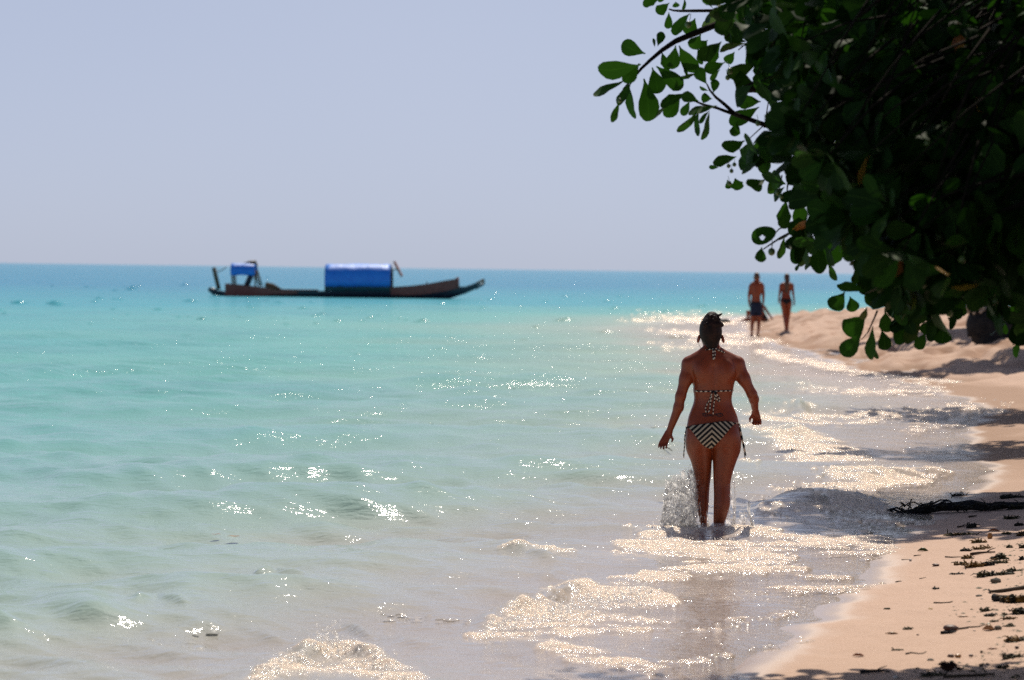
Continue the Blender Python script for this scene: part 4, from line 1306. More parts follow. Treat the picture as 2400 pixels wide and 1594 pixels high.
def build_far_woman():
    root, q, O = far_person("woman with long loose brown hair in a black bikini walking away on the sand spit", zp(1315, 1200), 85.0, 'f')
    B = Body((-.5, -.3, -.1), (.5, .4, 1.85), .009)
    B.loft(far_rows(q, [(450, 1225, 1385, -.01, .08), (490, 1205, 1400, 0, .10), (540, 1222, 1380, .01, .105), (600, 1228, 1362, .01, .098), (650, 1225, 1362, 0, .10), (700, 1208, 1380, -.01, .115), (750, 1204, 1388, -.02, .125), (800, 1208, 1384, -.01, .11)]), .03)
    B.loft(far_rows(q, [(740, 1206, 1300, -.02, .11), (800, 1206, 1300, -.02, .11), (870, 1225, 1304, -.01, .095), (950, 1240, 1308, .02, .078), (1020, 1250, 1310, -.02, .066), (1080, 1258, 1308, -.05, .06), (1140, 1268, 1304, -.06, .045), (1195, 1274, 1302, -.06, .04)]), .02)
    B.loft(far_rows(q, [(740, 1300, 1388, -.02, .11), (800, 1300, 1386, -.02, .11), (870, 1302, 1376, .0, .095), (950, 1302, 1366, .05, .078), (1020, 1300, 1360, .10, .066), (1080, 1302, 1354, .12, .06), (1140, 1308, 1346, .14, .045), (1185, 1312, 1342, .16, .04)]), .02)
    B.cone(q(1308, 400, .01), q(1305, 460, -.01), .05, .055, .03)
    B.cone(q(1280, 455), q(1222, 485), .05, .05, .03); B.cone(q(1335, 455), q(1388, 485), .05, .05, .03)
    B.cone(q(1212, 492), q(1196, 610, -.02), .045, .037, .03); B.cone(q(1196, 610, -.02), q(1184, 705, .05), .034, .025, .02)
    add_hand(B, q(1183, 712, .055), (-.05, .25, -1), (.3, 1, 0), (1, 0, 0), .95, (.4, .5), .011)
    B.cone(q(1396, 492), q(1405, 610, -.02), .045, .037, .03); B.cone(q(1405, 610, -.02), q(1424, 735, -.03), .034, .025, .02)
    add_hand(B, q(1425, 742, -.03), (.02, -.05, -1), (-.3, 1, 0), (-1, 0, 0), .95, (.4, .5), .011)
    B.ell(q(1308, 365, .0), (.072, .092, .11), .02); B.ell(q(1308, 400, .04), (.055, .06, .062), .03)
    B.cone(q(1308, 385, .09), q(1308, 395, .115), .009, .013, .01)
    B.ell(q(1270, 560, .10), (.06, .05, .06), .03); B.ell(q(1335, 560, .10), (.06, .05, .06), .03)
    add_foot(B, q(1288, 1195, -.06) + Vector((0, 0, .05)), (0, 1, 0), size=.9); add_foot(B, q(1327, 1185, .16) + Vector((0, 0, .05)), (0, 1, 0), size=.9)
    me = B.mesh("body", 2)
    link("body", me, SKIN, root)
    bv = BVHTree.FromPolygons([v.co for v in me.vertices], [tuple(p.vertices) for p in me.polygons])
    def on(p, side, off=.008):
        h = bv.ray_cast(Vector((p.x, side * .7, p.z)), Vector((0, -side, 0)))
        if h[0] is None: h = bv.find_nearest(Vector((p.x, side * .1, p.z)))
        return h[0] + h[1] * off
    m = MB()
    for side in (-1, 1):
        rw = [[None] * 24 for _ in range(8)]
        for j in range(24):
            x = 1206 + 180 * j / 23; t = abs(j / 11.5 - 1)
            for i in range(8):
                rw[i][j] = on(q(x, 705 + i / 7 * (12 + 78 * (1 - t) ** .9)), side)
        m.grid(rw, 0, side < 0)
    o = link("bikini_bottom", m.mesh("bikini_bottom"), BLACK_CLOTH, root)
    sm = o.modifiers.new("thick", 'SOLIDIFY'); sm.thickness = .006
    m = MB(); m.tube([on(q(1226 + 13.5 * k, 572), -1) for k in range(11)], .009, 5)
    link("back_strap", m.mesh("back_strap"), BLACK_CLOTH, root)
    for x0 in (1268, 1340):
        m = MB(); m.grid([[on(q(x0 + (j - 3) * 9 * (1 - i / 8), 585 - i * 9), 1) for j in range(7)] for i in range(7)])
        link("bikini_cup", m.mesh("bikini_cup"), BLACK_CLOTH, root)
    Hh = Body((-.2, -.3, .95), (.2, .2, 1.85), .01)
    Hh.ell(q(1308, 360, -.012), (.085, .105, .118), .02)
    Hh.cone(q(1310, 385, -.06), q(1308, 470, -.10), .075, .07, .03); Hh.cone(q(1308, 470, -.10), q(1302, 600, -.12), .065, .035, .03)
    Hh.ell(q(1308, 420, .08), (.085, .10, .13), .02, True)
    link("hair", Hh.mesh("hair", 1), HAIR_BROWN, root)

def build_sitter():
    D = 106.0
    O = P(1775, 750, D); O.z = gz(O.x, O.y)
    root = thing("person", "person sitting on sand leaning back on one arm, half hidden behind the shirtless man", "person", O)
    b0 = (P(1775, 748, D) - O).z
    def q(x, y, dy=0.0):
        p = P(*zp(x, y), D) - O
        return Vector((p.x, dy, p.z - b0 * 1.0))
    B = Body((-.95, -.35, -.1), (.95, .4, 1.0), .01)
    B.cone(q(945, 975), q(900, 850), .13, .12, .05); B.cone(q(900, 850), q(860, 740), .12, .14, .05)     # torso leaning back
    B.cone(q(855, 735), q(930, 760, -.1), .06, .06, .03)
    B.cone(q(955, 780, -.12), q(1010, 870, -.14), .055, .042, .03); B.cone(q(1010, 870, -.14), q(1075, 960, -.14), .042, .03, .02)
    add_hand(B, q(1078, 966, -.14), (.5, -.1, -.6), (.3, -.9, 0), (-.5, 0, -1), 1.0, (.2, .2), .011)
    B.cone(q(830, 735, .1), q(770, 840, .16), .055, .042, .03); B.cone(q(770, 840, .16), q(740, 930, .14), .04, .03, .02)
    add_hand(B, q(738, 936, .14), (-.5, 0, -.6), (.3, .9, 0), (0, 0, -1), 1.0, (.2, .2), .011)
    B.cone(q(850, 725), q(845, 690), .055, .05, .03); B.ell(q(842, 650), (.085, .075, .115), .02)
    B.cone(q(845, 655, .0), q(822, 660, 0), .012, .012, .01)
    B.cone(q(935, 985, -.08), q(690, 850, -.1), .095, .065, .04); B.cone(q(690, 850, -.1), q(690, 985, -.1), .06, .042, .03)
    B.cone(q(935, 985, .1), q(760, 975, .1), .095, .07, .04); B.cone(q(760, 975, .1), q(665, 985, .05), .06, .042, .03)
    add_foot(B, q(690, 975, -.1) + Vector((0, 0, .06)), (-1, 0, 0)); add_foot(B, q(660, 980, .05) + Vector((0, 0, .05)), (-1, .1, 0))
    link("body", B.mesh("body", 2), SKIN, root)
    S = Body((-.3, -.35, -.1), (.7, .4, .6), .012)
    S.cone(q(960, 990), q(935, 930), .14, .135, .04)
    link("swim_bottoms", S.mesh("swim_bottoms", 1), BLACK_CLOTH, root)
    Hh = Body((-.3, -.3, .4), (.5, .3, 1.2), .012)
    Hh.ell(q(850, 640), (.093, .085, .12), .02); Hh.cone(q(862, 660), q(880, 730), .07, .05, .03)
    link("hair", Hh.mesh("hair", 1), HAIR_DARK, root)
build_far_man(); build_far_woman(); build_sitter()

# ------------------------------------------------------------------ the longtail boat
HULL = simple_mat("dark_hull_paint", (.016, .026, .045), (.03, .04, .06), 3, .45, .5, .3, 12, .02)
BOARD = simple_mat("red_brown_boards", (.24, .075, .06), (.30, .10, .08), 5, .6, .3, .4, 14, .02)
TARP = simple_mat("blue_tarpaulin", (.03, .22, .80), (.04, .28, .88), 4, .48, .5, .4, 3, .06)
TARP_DK = simple_mat("dark_green_tarpaulin", (.012, .06, .075), (.02, .08, .09), 4, .5, .4, .5, 6, .05)
WOODP = simple_mat("weathered_wood", (.12, .08, .05), (.2, .15, .1), 12, .8, .2, .5, 40, .01)
REDP = simple_mat("faded_red_panel", (.38, .12, .08), (.45, .18, .12), 6, .6, .3)

def build_boat():
    D = 171.0
    O = G(800, 697); O.z = 0
    D = (O - CAM).dot(CF)
    root = thing("boat", "long narrow wooden boat with blue tarpaulin canopies anchored on the turquoise sea", "boat", O)
    def b(u, v, dy=0.0):
        p = P(u, v, D) - O
        return Vector((p.x, dy, p.z))
    st = [(489, 676, 683, .28), (502, 681, 694, .55), (516, 681, 699, .70), (532, 686, 701, .82), (600, 684, 702, .98), (680, 682, 702, 1.05), (760, 682, 703, 1.08), (840, 681, 703, 1.08), (920, 680, 704, 1.05),
          (1000, 677, 704, .95), (1046, 674, 703, .80), (1074, 672, 694, .55), (1090, 672, 689, .35), (1110, 665, 680, .22), (1120, 661, 674, .18)]
    m = MB(); rows = []
    for (u, vt, vb, hb) in st:
        t, k = b(u, vt), b(u, vb)
        x = t.x; zt, zb = t.z, k.z
        sec = []
        for (fy, fz) in ((-1, 1), (-.97, .7), (-.85, .35), (-.6, .08), (-.25, 0), (.25, 0), (.6, .08), (.85, .35), (.97, .7), (1, 1), (.9, 1), (.85, .55), (.4, .3), (-.4, .3), (-.85, .55), (-.9, 1), (-1, 1)):
            sec.append((x, fy * hb, zb + (zt - zb) * fz))
        rows.append(sec)
    m.grid(rows)
    n0 = 0
    m.add(rows[0][:10], [tuple(range(10))]); m.add(rows[-1][:10], [tuple(range(10))[::-1]])
    link("hull", m.mesh("hull"), HULL, root, smooth=False)
    def side_board(name, top, bot, hb, mat, th=.06):
        for s in (-1, 1):
            m = MB()
            R = [[], [], [], []]
            for (u, vt), (_, vb), h in zip(top, bot, hb):
                t, k = b(u, vt), b(u, vb)
                R[0].append((k.x, s * h, k.z)); R[1].append((t.x, s * (h + .05), t.z)); R[2].append((t.x, s * (h + .05 - th), t.z)); R[3].append((k.x, s * (h - th), k.z))
            R.append(R[0])
            m.grid(R)
            for e in (0, -1):
                m.add([r[e] for r in R[:4]], [(0, 1, 2, 3)])
            link(name, m.mesh(name), mat, root, smooth=False)
    side_board("washboard", [(531, 665), (560, 667), (592, 671), (621, 674), (640, 679), (700, 682)], [(533, 694), (560, 695), (592, 695), (621, 694), (640, 690), (700, 688)], [.95, .98, 1.0, 1.03, 1.06, 1.09], BOARD)
    side_board("bow_board", [(918, 673), (960, 670), (1000, 665.5), (1040, 658), (1071, 653)], [(918, 690), (960, 692), (1000, 689), (1040, 683), (1073, 676)], [1.10, 1.08, 1.0, .9, .74], BOARD)
    m = MB(); m.box(b(1072.5, 664), (.12, 1.5, (b(0, 652).z - b(0, 677).z)))
    link("bow_transom", m.mesh("bow_transom"), BOARD, root, smooth=False)
    m = MB(); m.box(b(533, 677), (.10, 1.9, b(0, 665).z - b(0, 690).z))
    link("stern_transom", m.mesh("stern_transom"), BOARD, root, smooth=False)
    for s in (-1, 1):
        m = MB(); m.tube([b(1072, 650.5, s * .76), b(1073, 676, s * .70)], .10, 6)
        link("bow_post", m.mesh("bow_post"), BOARD, root)
    # the two prongs of the prow
    m = MB(); m.tube([b(1112, 668.5, 0), b(1134, 655.5, 0)], [.10, .08], 6); link("prow_prong", m.mesh("prow_prong"), WOODP, root)
    m = MB(); m.tube([b(1114, 676, 0), b(1134, 665, 0)], [.10, .08], 6); link("prow_prong", m.mesh("prow_prong"), HULL, root)
    m = MB(); m.tube([b(1133.5, 654.5, 0), b(1134, 666, 0)], .07, 6); link("prow_cap", m.mesh("prow_cap"), WOODP, root)
    # main canopy: bent tarpaulin over hoops
    def canopy(name, u0, u1, prof, mat, jag=.03, n=14, seed=1):
        r = random.Random(seed); rows = []
        for i in range(n):
            t = i / (n - 1); u = u0 + (u1 - u0) * t
            rows.append([b(u + (0), v + (1.2 * math.sin(t * 3.14) * (0 if k in (0, len(prof) - 1) else -.3)), y) + Vector((0, r.uniform(-jag, jag), r.uniform(-jag, jag))) for k, (v, y) in enumerate(prof)])
        m = MB(); m.grid(rows)
        o = link(name, m.mesh(name), mat, root)
        s = o.modifiers.new("thick", 'SOLIDIFY'); s.thickness = .03
        return o
    canopy("tarpaulin", 764, 917, [(671, -1.14), (660, -1.16), (648, -1.14), (637, -1.05), (629, -.86), (623.5, -.55), (620.5, -.2), (620.5, .2), (623.5, .55), (629, .86), (637, 1.05), (648, 1.14), (660, 1.16), (671, 1.14)], TARP)
    for s in (-1, 1):
        rows = [[b(764 + 153 * i / 12, v, s * 1.12) + Vector((0, 0, .03 * math.sin(i * 1.7))) for i in range(13)] for v in (669, 675, 682)]
        m = MB(); m.grid(rows)
        o = link("side_cloth", m.mesh("side_cloth"), TARP_DK, root)
        sm = o.modifiers.new("thick", 'SOLIDIFY'); sm.thickness = .02
    for u in (764.5, 815, 866, 916.5):
        m = MB(); m.tube([b(u, v + 1.0, y * .965) for v, y in ((684, -1.1), (660, -1.13), (640, -1.06), (629, -.84), (623.5, -.5), (621, 0), (623.5, .5), (629, .84), (640, 1.06), (660, 1.13), (684, 1.1))], .04, 5)
        link("hoop", m.mesh("hoop"), WOODP, root)
    # raised red panel at the front of the canopy
    m = MB(); a, c = b(924, 613), b(942, 648); d = c - a
    ang = math.atan2(d.z, d.x)
    m.box((a + c) / 2, (d.length, 1.2, .12), 0, Matrix.Rotation(-ang, 3, 'Y'))
    link("front_panel", m.mesh("front_panel"), REDP, root, smooth=False)
    m = MB(); m.tube([b(921, 632, -.5), b(933, 631, -.5)], .035, 5); m.tube([b(921, 632, -.5), b(921, 684, -.5)], .04, 5)
    link("panel_strut", m.mesh("panel_strut"), WOODP, root)
    # stern shelter
    canopy("stern_tarpaulin", 544, 601, [(645, -.95), (636, -.97), (626, -.9), (620, -.6), (618.5, 0), (620, .6), (626, .9), (636, .97), (645, .95)], TARP, .03, 8, 2)
    m = MB(); m.tube([b(574, 620.5, -.3), b(586, 618.5, -.3), b(598, 618, -.3), b(602, 624, -.3)], [.12, .2, .24, .12], 7)
    link("furled_cloth", m.mesh("furled_cloth"), simple_mat("brown_cloth", (.06, .04, .04), (.09, .06, .05)), root)
    for (u1, v1, u2, v2, dy, r) in ((547, 640, 549, 668, -.85, .07), (547, 640, 549, 668, .85, .07), (599, 626, 602, 672, -.85, .06), (600, 634, 611, 671, -.9, .06), (600, 634, 611, 671, .9, .06), (591, 640, 577, 672, 0, .20)):
        m = MB(); m.tube([b(u1, v1, dy), b(u2, v2, dy)], r, 6); link("shelter_post", m.mesh("shelter_post"), WOODP if r < .1 else HULL, root)
    m = MB(); m.tube([b(501, 627, 0), b(505, 645, 0), b(513, 679, 0)], [.13, .14, .13], 7); link("stern_pole", m.mesh("stern_pole"), WOODP, root)
    m = MB(); m.tube([b(510, 638, 0), b(520, 633, 0), b(531, 626, 0)], .03, 4); link("tiller_line", m.mesh("tiller_line"), WOODP, root)
    m = MB(); m.tube([b(489, 677, 0), b(497, 681, 0), b(507, 685, 0)], [.12, .2, .22], 7); link("stern_tip", m.mesh("stern_tip"), HULL, root)
    m = MB(); m.tube([b(623, 666, -.4), b(640, 671, -.4), b(660, 680, -.4)], [.16, .2, .1], 7); link("stowed_oar", m.mesh("stowed_oar"), WOODP, root)
    m = MB(); m.box(b(700, 681), (2.4, 1.7, .16)); link("deck", m.mesh("deck"), HULL, root, smooth=False)
    m = MB(); m.tube([b(1001, 660, -.3), b(1001.5, 671, -.3)], .04, 5); link("cleat_post", m.mesh("cleat_post"), WOODP, root)
build_boat()

# ------------------------------------------------------------------ things washed up on the sand
WEED_DARK = simple_mat("dark_seaweed", (.016, .016, .012), (.035, .032, .02), 40, .6, .3, .6, 60, .01)
WEED_BROWN = simple_mat("brown_seaweed", (.13, .065, .012), (.22, .12, .02), 40, .7, .3, .6, 60, .01)
WEED_OLIVE = simple_mat("olive_seaweed", (.05, .048, .02), (.09, .08, .03), 40, .7, .3, .6, 60, .01)
STICK = simple_mat("driftwood", (.055, .042, .032), (.10, .075, .05), 30, .8, .2, .6, 80, .005)
STONE_BR = simple_mat("brown_stone", (.07, .028, .018), (.11, .045, .028), 20, .55, .4, .3, 80, .003)
STONE_GR = simple_mat("grey_stone", (.10, .095, .08), (.17, .15, .12), 25, .8, .2, .5, 60, .004)
SHELL = simple_mat("white_shell", (.7, .66, .6), (.55, .5, .44), 60, .5, .4)
PALE = simple_mat("bleached_wood", (.32, .29, .25), (.45, .41, .36), 9, .85, .2, .8, 25, .02)
BLUEBLACK = simple_mat("charred_wood", (.012, .014, .018), (.028, .028, .03), 8, .8, .2, .8, 18, .03)
POD = simple_mat("amber_pod", (.32, .14, .03), (.4, .2, .05), 30, .4, .5)
TAN_LEAF = leaf_mat("tan_leaf", (.40, .22, .10), (.46, .26, .13), (.5, .3, .15), trans=.2)
RED_LEAF = leaf_mat("rust_leaf", (.20, .05, .015), (.28, .08, .02), (.3, .1, .03), trans=.2)

def Z6(x, y): return (2000 + x / 5.9025, 1380 + y / 5.9025)
def Z5b(x, y): return (2000 + x / 5.6, 1140 + y / 5.6)

def lump(mb, c, r, seed, rough=.3, nu=10, nv=7, mi=0):
    rr = random.Random(seed); ph = [rr.uniform(0, 9) for _ in range(6)]
    rows = []
    for i in range(nv + 1):
        th = math.pi * i / nv
        row = []
        for j in range(nu + 1):
            a = 2 * math.pi * j / nu
            d = Vector((math.sin(th) * math.cos(a), math.sin(th) * math.sin(a), math.cos(th)))
            k = 1 + rough * (.5 * math.sin(3 * d.x + ph[0]) * math.sin(4 * d.y + ph[1]) + .5 * math.sin(6 * d.z + ph[2] + 3 * d.x) + .4 * math.sin(9 * d.y + ph[3] + 5 * d.z))
            row.append(Vector(c) + Vector((d.x * r[0] * k, d.y * r[1] * k, d.z * r[2] * k)))
        rows.append(row)
    mb.grid(rows, mi, True)

def place(map_, x0, x1, yb):
    ua, vb = map_((x0 + x1) / 2, yb)
    g = GB(ua, vb)
    sc = (g - CAM).dot(CF) / F
    return g, (map_(x1, 0)[0] - map_(x0, 0)[0]) * sc, sc

def weed(map_, x0, x1, y0, y1, label, mats, seed, group="seaweed clumps along the wrack line"):
    g, w, sc = place(map_, x0, x1, y1)
    k = map_(0, 1)[1] - map_(0, 0)[1]
    h = max(.012, (y1 - y0) * k * sc * .92)
    root = link("seaweed_clump", bpy.data.meshes.new("tmp"), None, None)
    rr = random.Random(seed); mb = MB()
    n = 4 + int(w / .05)
    for q in range(n):
        t = (q + .5) / n
        hh = h * (.35 + .65 * math.sin(math.pi * min(1, max(0, t + rr.uniform(-.15, .15)))) ** .8) * rr.uniform(.7, 1.05)
        lump(mb, (w * (t - .5) * .95, rr.uniform(-.2, .2) * w * .5, hh * .42), (w / n * rr.uniform(.7, 1.1), w / n * rr.uniform(.6, 1.0), hh * .52), seed * 7 + q, .55, 9, 6, rr.randrange(len(mats)))
    for q in range(int(14 + w * 90)):          # ragged fronds
        a = Vector((rr.uniform(-.48, .48) * w, rr.uniform(-.2, .2) * w, rr.uniform(.1, .8) * h * .8))
        dr = Vector((rr.uniform(-1, 1), rr.uniform(-1, .4), rr.uniform(-.1, .8))).normalized()
        L = rr.uniform(.15, .45) * min(w, .12) + .008
        m1 = a + dr * L * .6; m2 = a + dr * L + Vector((0, 0, -L * .3)); m2.z = max(m2.z, .002)
        mb.tube([a, m1, m2], [.0035 + .01 * h, .003 + .006 * h, .0012], 4, rr.randrange(len(mats)))
    me = mb.mesh("seaweed_clump")
    for m in mats: me.materials.append(m)
    me.polygons.foreach_set("use_smooth", np.ones(len(me.polygons), dtype=bool))
    old = root.data; root.data = me; bpy.data.meshes.remove(old)
    root.location = g - Vector((0, 0, .004)); root.rotation_euler = (0, 0, rr.uniform(-.2, .2))
    tag(root, label, "seaweed", group)
    return root

def stick(map_, pts, r, label, name="stick", mat=STICK, lift=.3):
    g0 = GB(*map_(*pts[0])); sc = (g0 - CAM).dot(CF) / F
    q = []
    ymax = max(p[1] for p in pts)
    for i, (x, y) in enumerate(pts):
        p = GB(*map_(x, y)) - g0
        q.append(p + Vector((0, 0, r * .75)))
    mb = MB(); n = len(q)
    rads = [r * (1.0 - .55 * i / (n - 1)) * random.uniform(.85, 1.1) for i in range(n)]
    mb.tube(q, rads, 7)
    if .006 < r < .0095 or r == .011:
        k = n // 2
        mb.tube([q[k], q[k] + Vector((.6, -.2, .5)) * r * 3, q[k] + Vector((1.3, -.3, .7)) * r * 4], [r * .5, r * .35, r * .2], 5)
    o = link(name, mb.mesh(name), mat, None)
    o.location = g0
    return tag(o, label, name)

def flat_leaf(map_, x0, x1, y0, y1, label, mat, seed, arch=.3):
    g, w, sc = place(map_, x0, x1, y1)
    k = map_(0, 1)[1] - map_(0, 0)[1]
    h = (y1 - y0) * k * sc
    v, f, rb = leaf_shape(seed, .5, .0, .2)
    v = v.copy(); v *= w
    x = v[:, 1] - w / 2; y = v[:, 0]; z = v[:, 2] * .3 + h * .95 * np.sin(np.pi * np.clip(v[:, 1] / w, 0, 1)) * (1 - .9 * rb * rb) + .002
    me = np_mesh("fallen_leaf", np.stack([x, y, z], -1), np.array(f), {"rib": rb})
    o = link("fallen_leaf", me, mat)
    s = o.modifiers.new("thick", 'SOLIDIFY'); s.thickness = .0012
    o.location = g; o.rotation_euler = (0, 0, random.uniform(-.25, .25))
    return tag(o, label, "leaf")

def stone(map_, x0, x1, y0, y1, label, mat, seed, name="stone", cat="stone", rough=.12):
    g, w, sc = place(map_, x0, x1, y1)
    k = map_(0, 1)[1] - map_(0, 0)[1]
    h = max(.008, (y1 - y0) * k * sc)
    mb = MB(); lump(mb, (0, 0, h * .42), (w / 2, w * .42, h * .55), seed, rough, 16, 11)
    o = link(name, mb.mesh(name), mat); o.location = g
    return tag(o, label, cat)

# --- the wet sand in the shade
def build_log():
    g = GB(*Z5b(1250, 345)); sc = (g - CAM).dot(CF) / F
    root = thing("driftwood_log", "long black driftwood log with tangled roots lying on shaded wet sand", "driftwood", g)
    def q(x, y, dy=0.0):
        u, v = Z5b(x, y)
        p = P(u, v, (g - CAM).dot(CF)) - g
        return Vector((p.x, dy, p.z))
    mb = MB()
    mb.tube([q(600, 345), q(760, 310), q(950, 290), q(1150, 265), q(1350, 255), q(1550, 245), q(1760, 255), q(2000, 250), q(2240, 240), q(2700, 215)], [x * sc / 5.6 for x in (22, 40, 50, 62, 60, 55, 48, 50, 40, 30)], 12)
    me = mb.mesh("log")
    for v in me.vertices:
        n_ = vn3(np.array([[v.co.x * 9, v.co.y * 9, v.co.z * 9]]), 4)[0]
        v.co.z += n_ * .02; v.co.y += n_ * .02
    link("log", me, BLUEBLACK, root)
    roots = [[(620, 340), (520, 300), (430, 320), (340, 335)], [(700, 330), (560, 275), (470, 290), (390, 330)], [(640, 345), (560, 340), (480, 350), (400, 345)], [(640, 370), (640, 300), (642, 255), (655, 235)],
             [(800, 300), (900, 240), (1040, 210), (1120, 170), (1220, 172), (1290, 200)], [(1100, 230), (1180, 180), (1260, 190), (1310, 220)], [(1400, 215), (1560, 195), (1700, 215), (1780, 230)],
             [(1790, 260), (1850, 210), (1960, 195), (2010, 240)], [(650, 340), (600, 320), (540, 345), (500, 350)], [(480, 300), (520, 340), (570, 355), (610, 360)]]
    for k, pts in enumerate(roots):
        m = MB(); n = len(pts)
        m.tube([q(x, y, -.03 + .05 * math.sin(k * 2.1 + i)) for i, (x, y) in enumerate(pts)], list(np.linspace(18, 6, n) * sc / 5.6), 6)
        link("root", m.mesh("root"), BLUEBLACK, root)
    rr = random.Random(9); m = MB()
    for k in range(120):
        x = rr.uniform(620, 2230); y = 255 + rr.uniform(-35, 60)
        a = q(x, y, -rr.uniform(.02, .09)); L = rr.uniform(.03, .09)
        d = Vector((rr.uniform(-1, 1), rr.uniform(-.5, .2), rr.uniform(-.6, .5))).normalized()
        m.tube([a, a + d * L * .5 + Vector((0, 0, .01)), a + d * L], [.006, .005, .002], 4)
    link("weed_strands", m.mesh("weed_strands"), WEED_DARK, root, kind="stuff")
build_log()
weed(Z5b, 1290, 1500, 88, 122, "low dark weed strand behind the driftwood log", [WEED_DARK], 1)
weed(Z5b, 1910, 2240, 92, 155, "dark weed heap at the right edge, above the log's far end", [WEED_DARK], 2)
weed(Z5b, 2040, 2260, 222, 296, "dark weed heap touching the log's right-hand end", [WEED_DARK, WEED_OLIVE], 3)
weed(Z5b, 1480, 1615, 458, 545, "black weed clump alone on the shaded wet sand below the log", [WEED_DARK], 4)
stick(Z5b, [(1370, 545), (1430, 535), (1500, 530)], .008, "short dark stick left of the black clump on shaded sand")
stick(Z5b, [(1520, 412), (1570, 405), (1618, 398)], .010, "small dark stick between the log and the black clump")
weed(Z5b, 1985, 2165, 375, 425, "flat olive weed scrap on shaded wet sand, right of the black clump", [WEED_OLIVE, WEED_DARK], 5)
weed(Z5b, 2110, 2250, 472, 518, "dark weed strip at the right edge of the shaded sand", [WEED_DARK], 6)
flat_leaf(Z5b, 1770, 1925, 555, 592, "rust red leaf where shade meets the sunlit sand", RED_LEAF, 3)
weed(Z5b, 1950, 2065, 580, 632, "small olive clump right of the rust red leaf", [WEED_OLIVE], 7)
weed(Z5b, 2140, 2260, 558, 655, "brown clump at the right edge level with the rust red leaf", [WEED_BROWN, WEED_DARK], 8)
weed(Z5b, 1225, 1640, 605, 645, "thin scattered strand of weed along the edge of the wet sand", [WEED_BROWN, WEED_OLIVE], 9)
stone(Z5b, 1758, 1828, 605, 692, "amber seed pod standing on the sand below the rust red leaf", POD, 5, "seed_pod", "seed pod", .05)
weed(Z5b, 1550, 1755, 680, 748, "olive clump with curled tail, nearest below the amber pod", [WEED_OLIVE, WEED_BROWN], 10)
weed(Z5b, 1585, 1805, 782, 820, "flat yellow-brown frond lying alone in the sun", [WEED_BROWN], 11)
flat_leaf(Z5b, 840, 985, 810, 858, "small olive leaf curled on bare sand near the wet edge", LEAF_YELLOW, 4)
weed(Z5b, 1400, 1545, 808, 848, "thin dark scrap left of the yellow-brown frond", [WEED_DARK], 12)
weed(Z5b, 2010, 2090, 748, 805, "small olive scrap at the right above the long stick", [WEED_OLIVE], 13)
weed(Z5b, 2180, 2290, 730, 815, "olive clump at the right edge above the long stick", [WEED_OLIVE, WEED_DARK], 14)
stick(Z5b, [(1540, 905), (1640, 893), (1750, 884), (1860, 880)], .011, "straight driftwood stick between the brown tuft and the shell-dotted heap")
weed(Z5b, 1420, 1575, 890, 950, "brown tuft on the left end of the straight stick", [WEED_BROWN, WEED_OLIVE], 15)
stick(Z5b, [(1205, 938), (1300, 938), (1430, 932)], .005, "thin twig pointing at the brown tuft from the left")
weed(Z5b, 1815, 2025, 858, 962, "tall dark heap dotted with shell at the right end of the straight stick", [WEED_DARK, WEED_OLIVE], 16)
weed(Z5b, 1325, 1505, 978, 1035, "olive clump forming the left end of the largest wrack heap", [WEED_OLIVE, WEED_BROWN], 17)
weed(Z5b, 1465, 1700, 962, 1065, "largest golden brown seaweed heap in the middle of the wrack", [WEED_BROWN], 18)
weed(Z5b, 1675, 1850, 968, 1050, "slate dark clump against the right of the golden brown heap", [WEED_DARK], 19)
weed(Z5b, 1835, 2035, 960, 1012, "olive brown clump just below the shell-dotted heap", [WEED_OLIVE, WEED_BROWN], 20)
weed(Z5b, 2180, 2280, 905, 965, "dark scrap at the right edge beside the shell-dotted heap", [WEED_DARK], 21)
stone(Z5b, 1032, 1130, 1012, 1042, "small dark stone with a sand tail left of the wrack heaps", STONE_BR, 6)
stone(Z5b, 728, 770, 952, 982, "tiny white shell on bare sand near the swash", SHELL, 7, "shell", "shell")
stick(Z5b, [(795, 918), (840, 912), (890, 908)], .004, "tiny twig on bare sand above the white shell", "twig")
stick(Z5b, [(632, 975), (680, 970), (728, 966)], .003, "hair-thin twig just left of the white shell", "twig")
weed(Z5b, 2025, 2190, 1062, 1112, "small olive clump with a pointed tail under the shell-dotted heap", [WEED_OLIVE], 22)
weed(Z5b, 1625, 1935, 1110, 1182, "long dark clump with a pointed left end, lowest of the wrack heaps", [WEED_DARK, WEED_OLIVE], 23)
weed(Z5b, 1910, 2125, 1108, 1155, "olive clump beside the right end of the pointed dark clump", [WEED_OLIVE, WEED_DARK], 24)
weed(Z5b, 1290, 1440, 1138, 1160, "thin dark sliver left of the pointed dark clump", [WEED_DARK], 25)
stone(Z5b, 1795, 1942, 1212, 1272, "grey-green cone-shaped stone alone below the wrack heaps", STONE_GR, 8, rough=.2)
weed(Z5b, 1062, 1128, 1320, 1342, "lone dark scrap on the bare sand left of the thick stick", [WEED_DARK], 26)
stick(Z5b, [(555, 1262), (600, 1256), (634, 1250)], .004, "short twig close to the tip of the swash", "twig")
stick(Z5b, [(868, 1220), (910, 1208), (952, 1206)], .003, "faint twig on bare sand right of the swash tip", "twig")
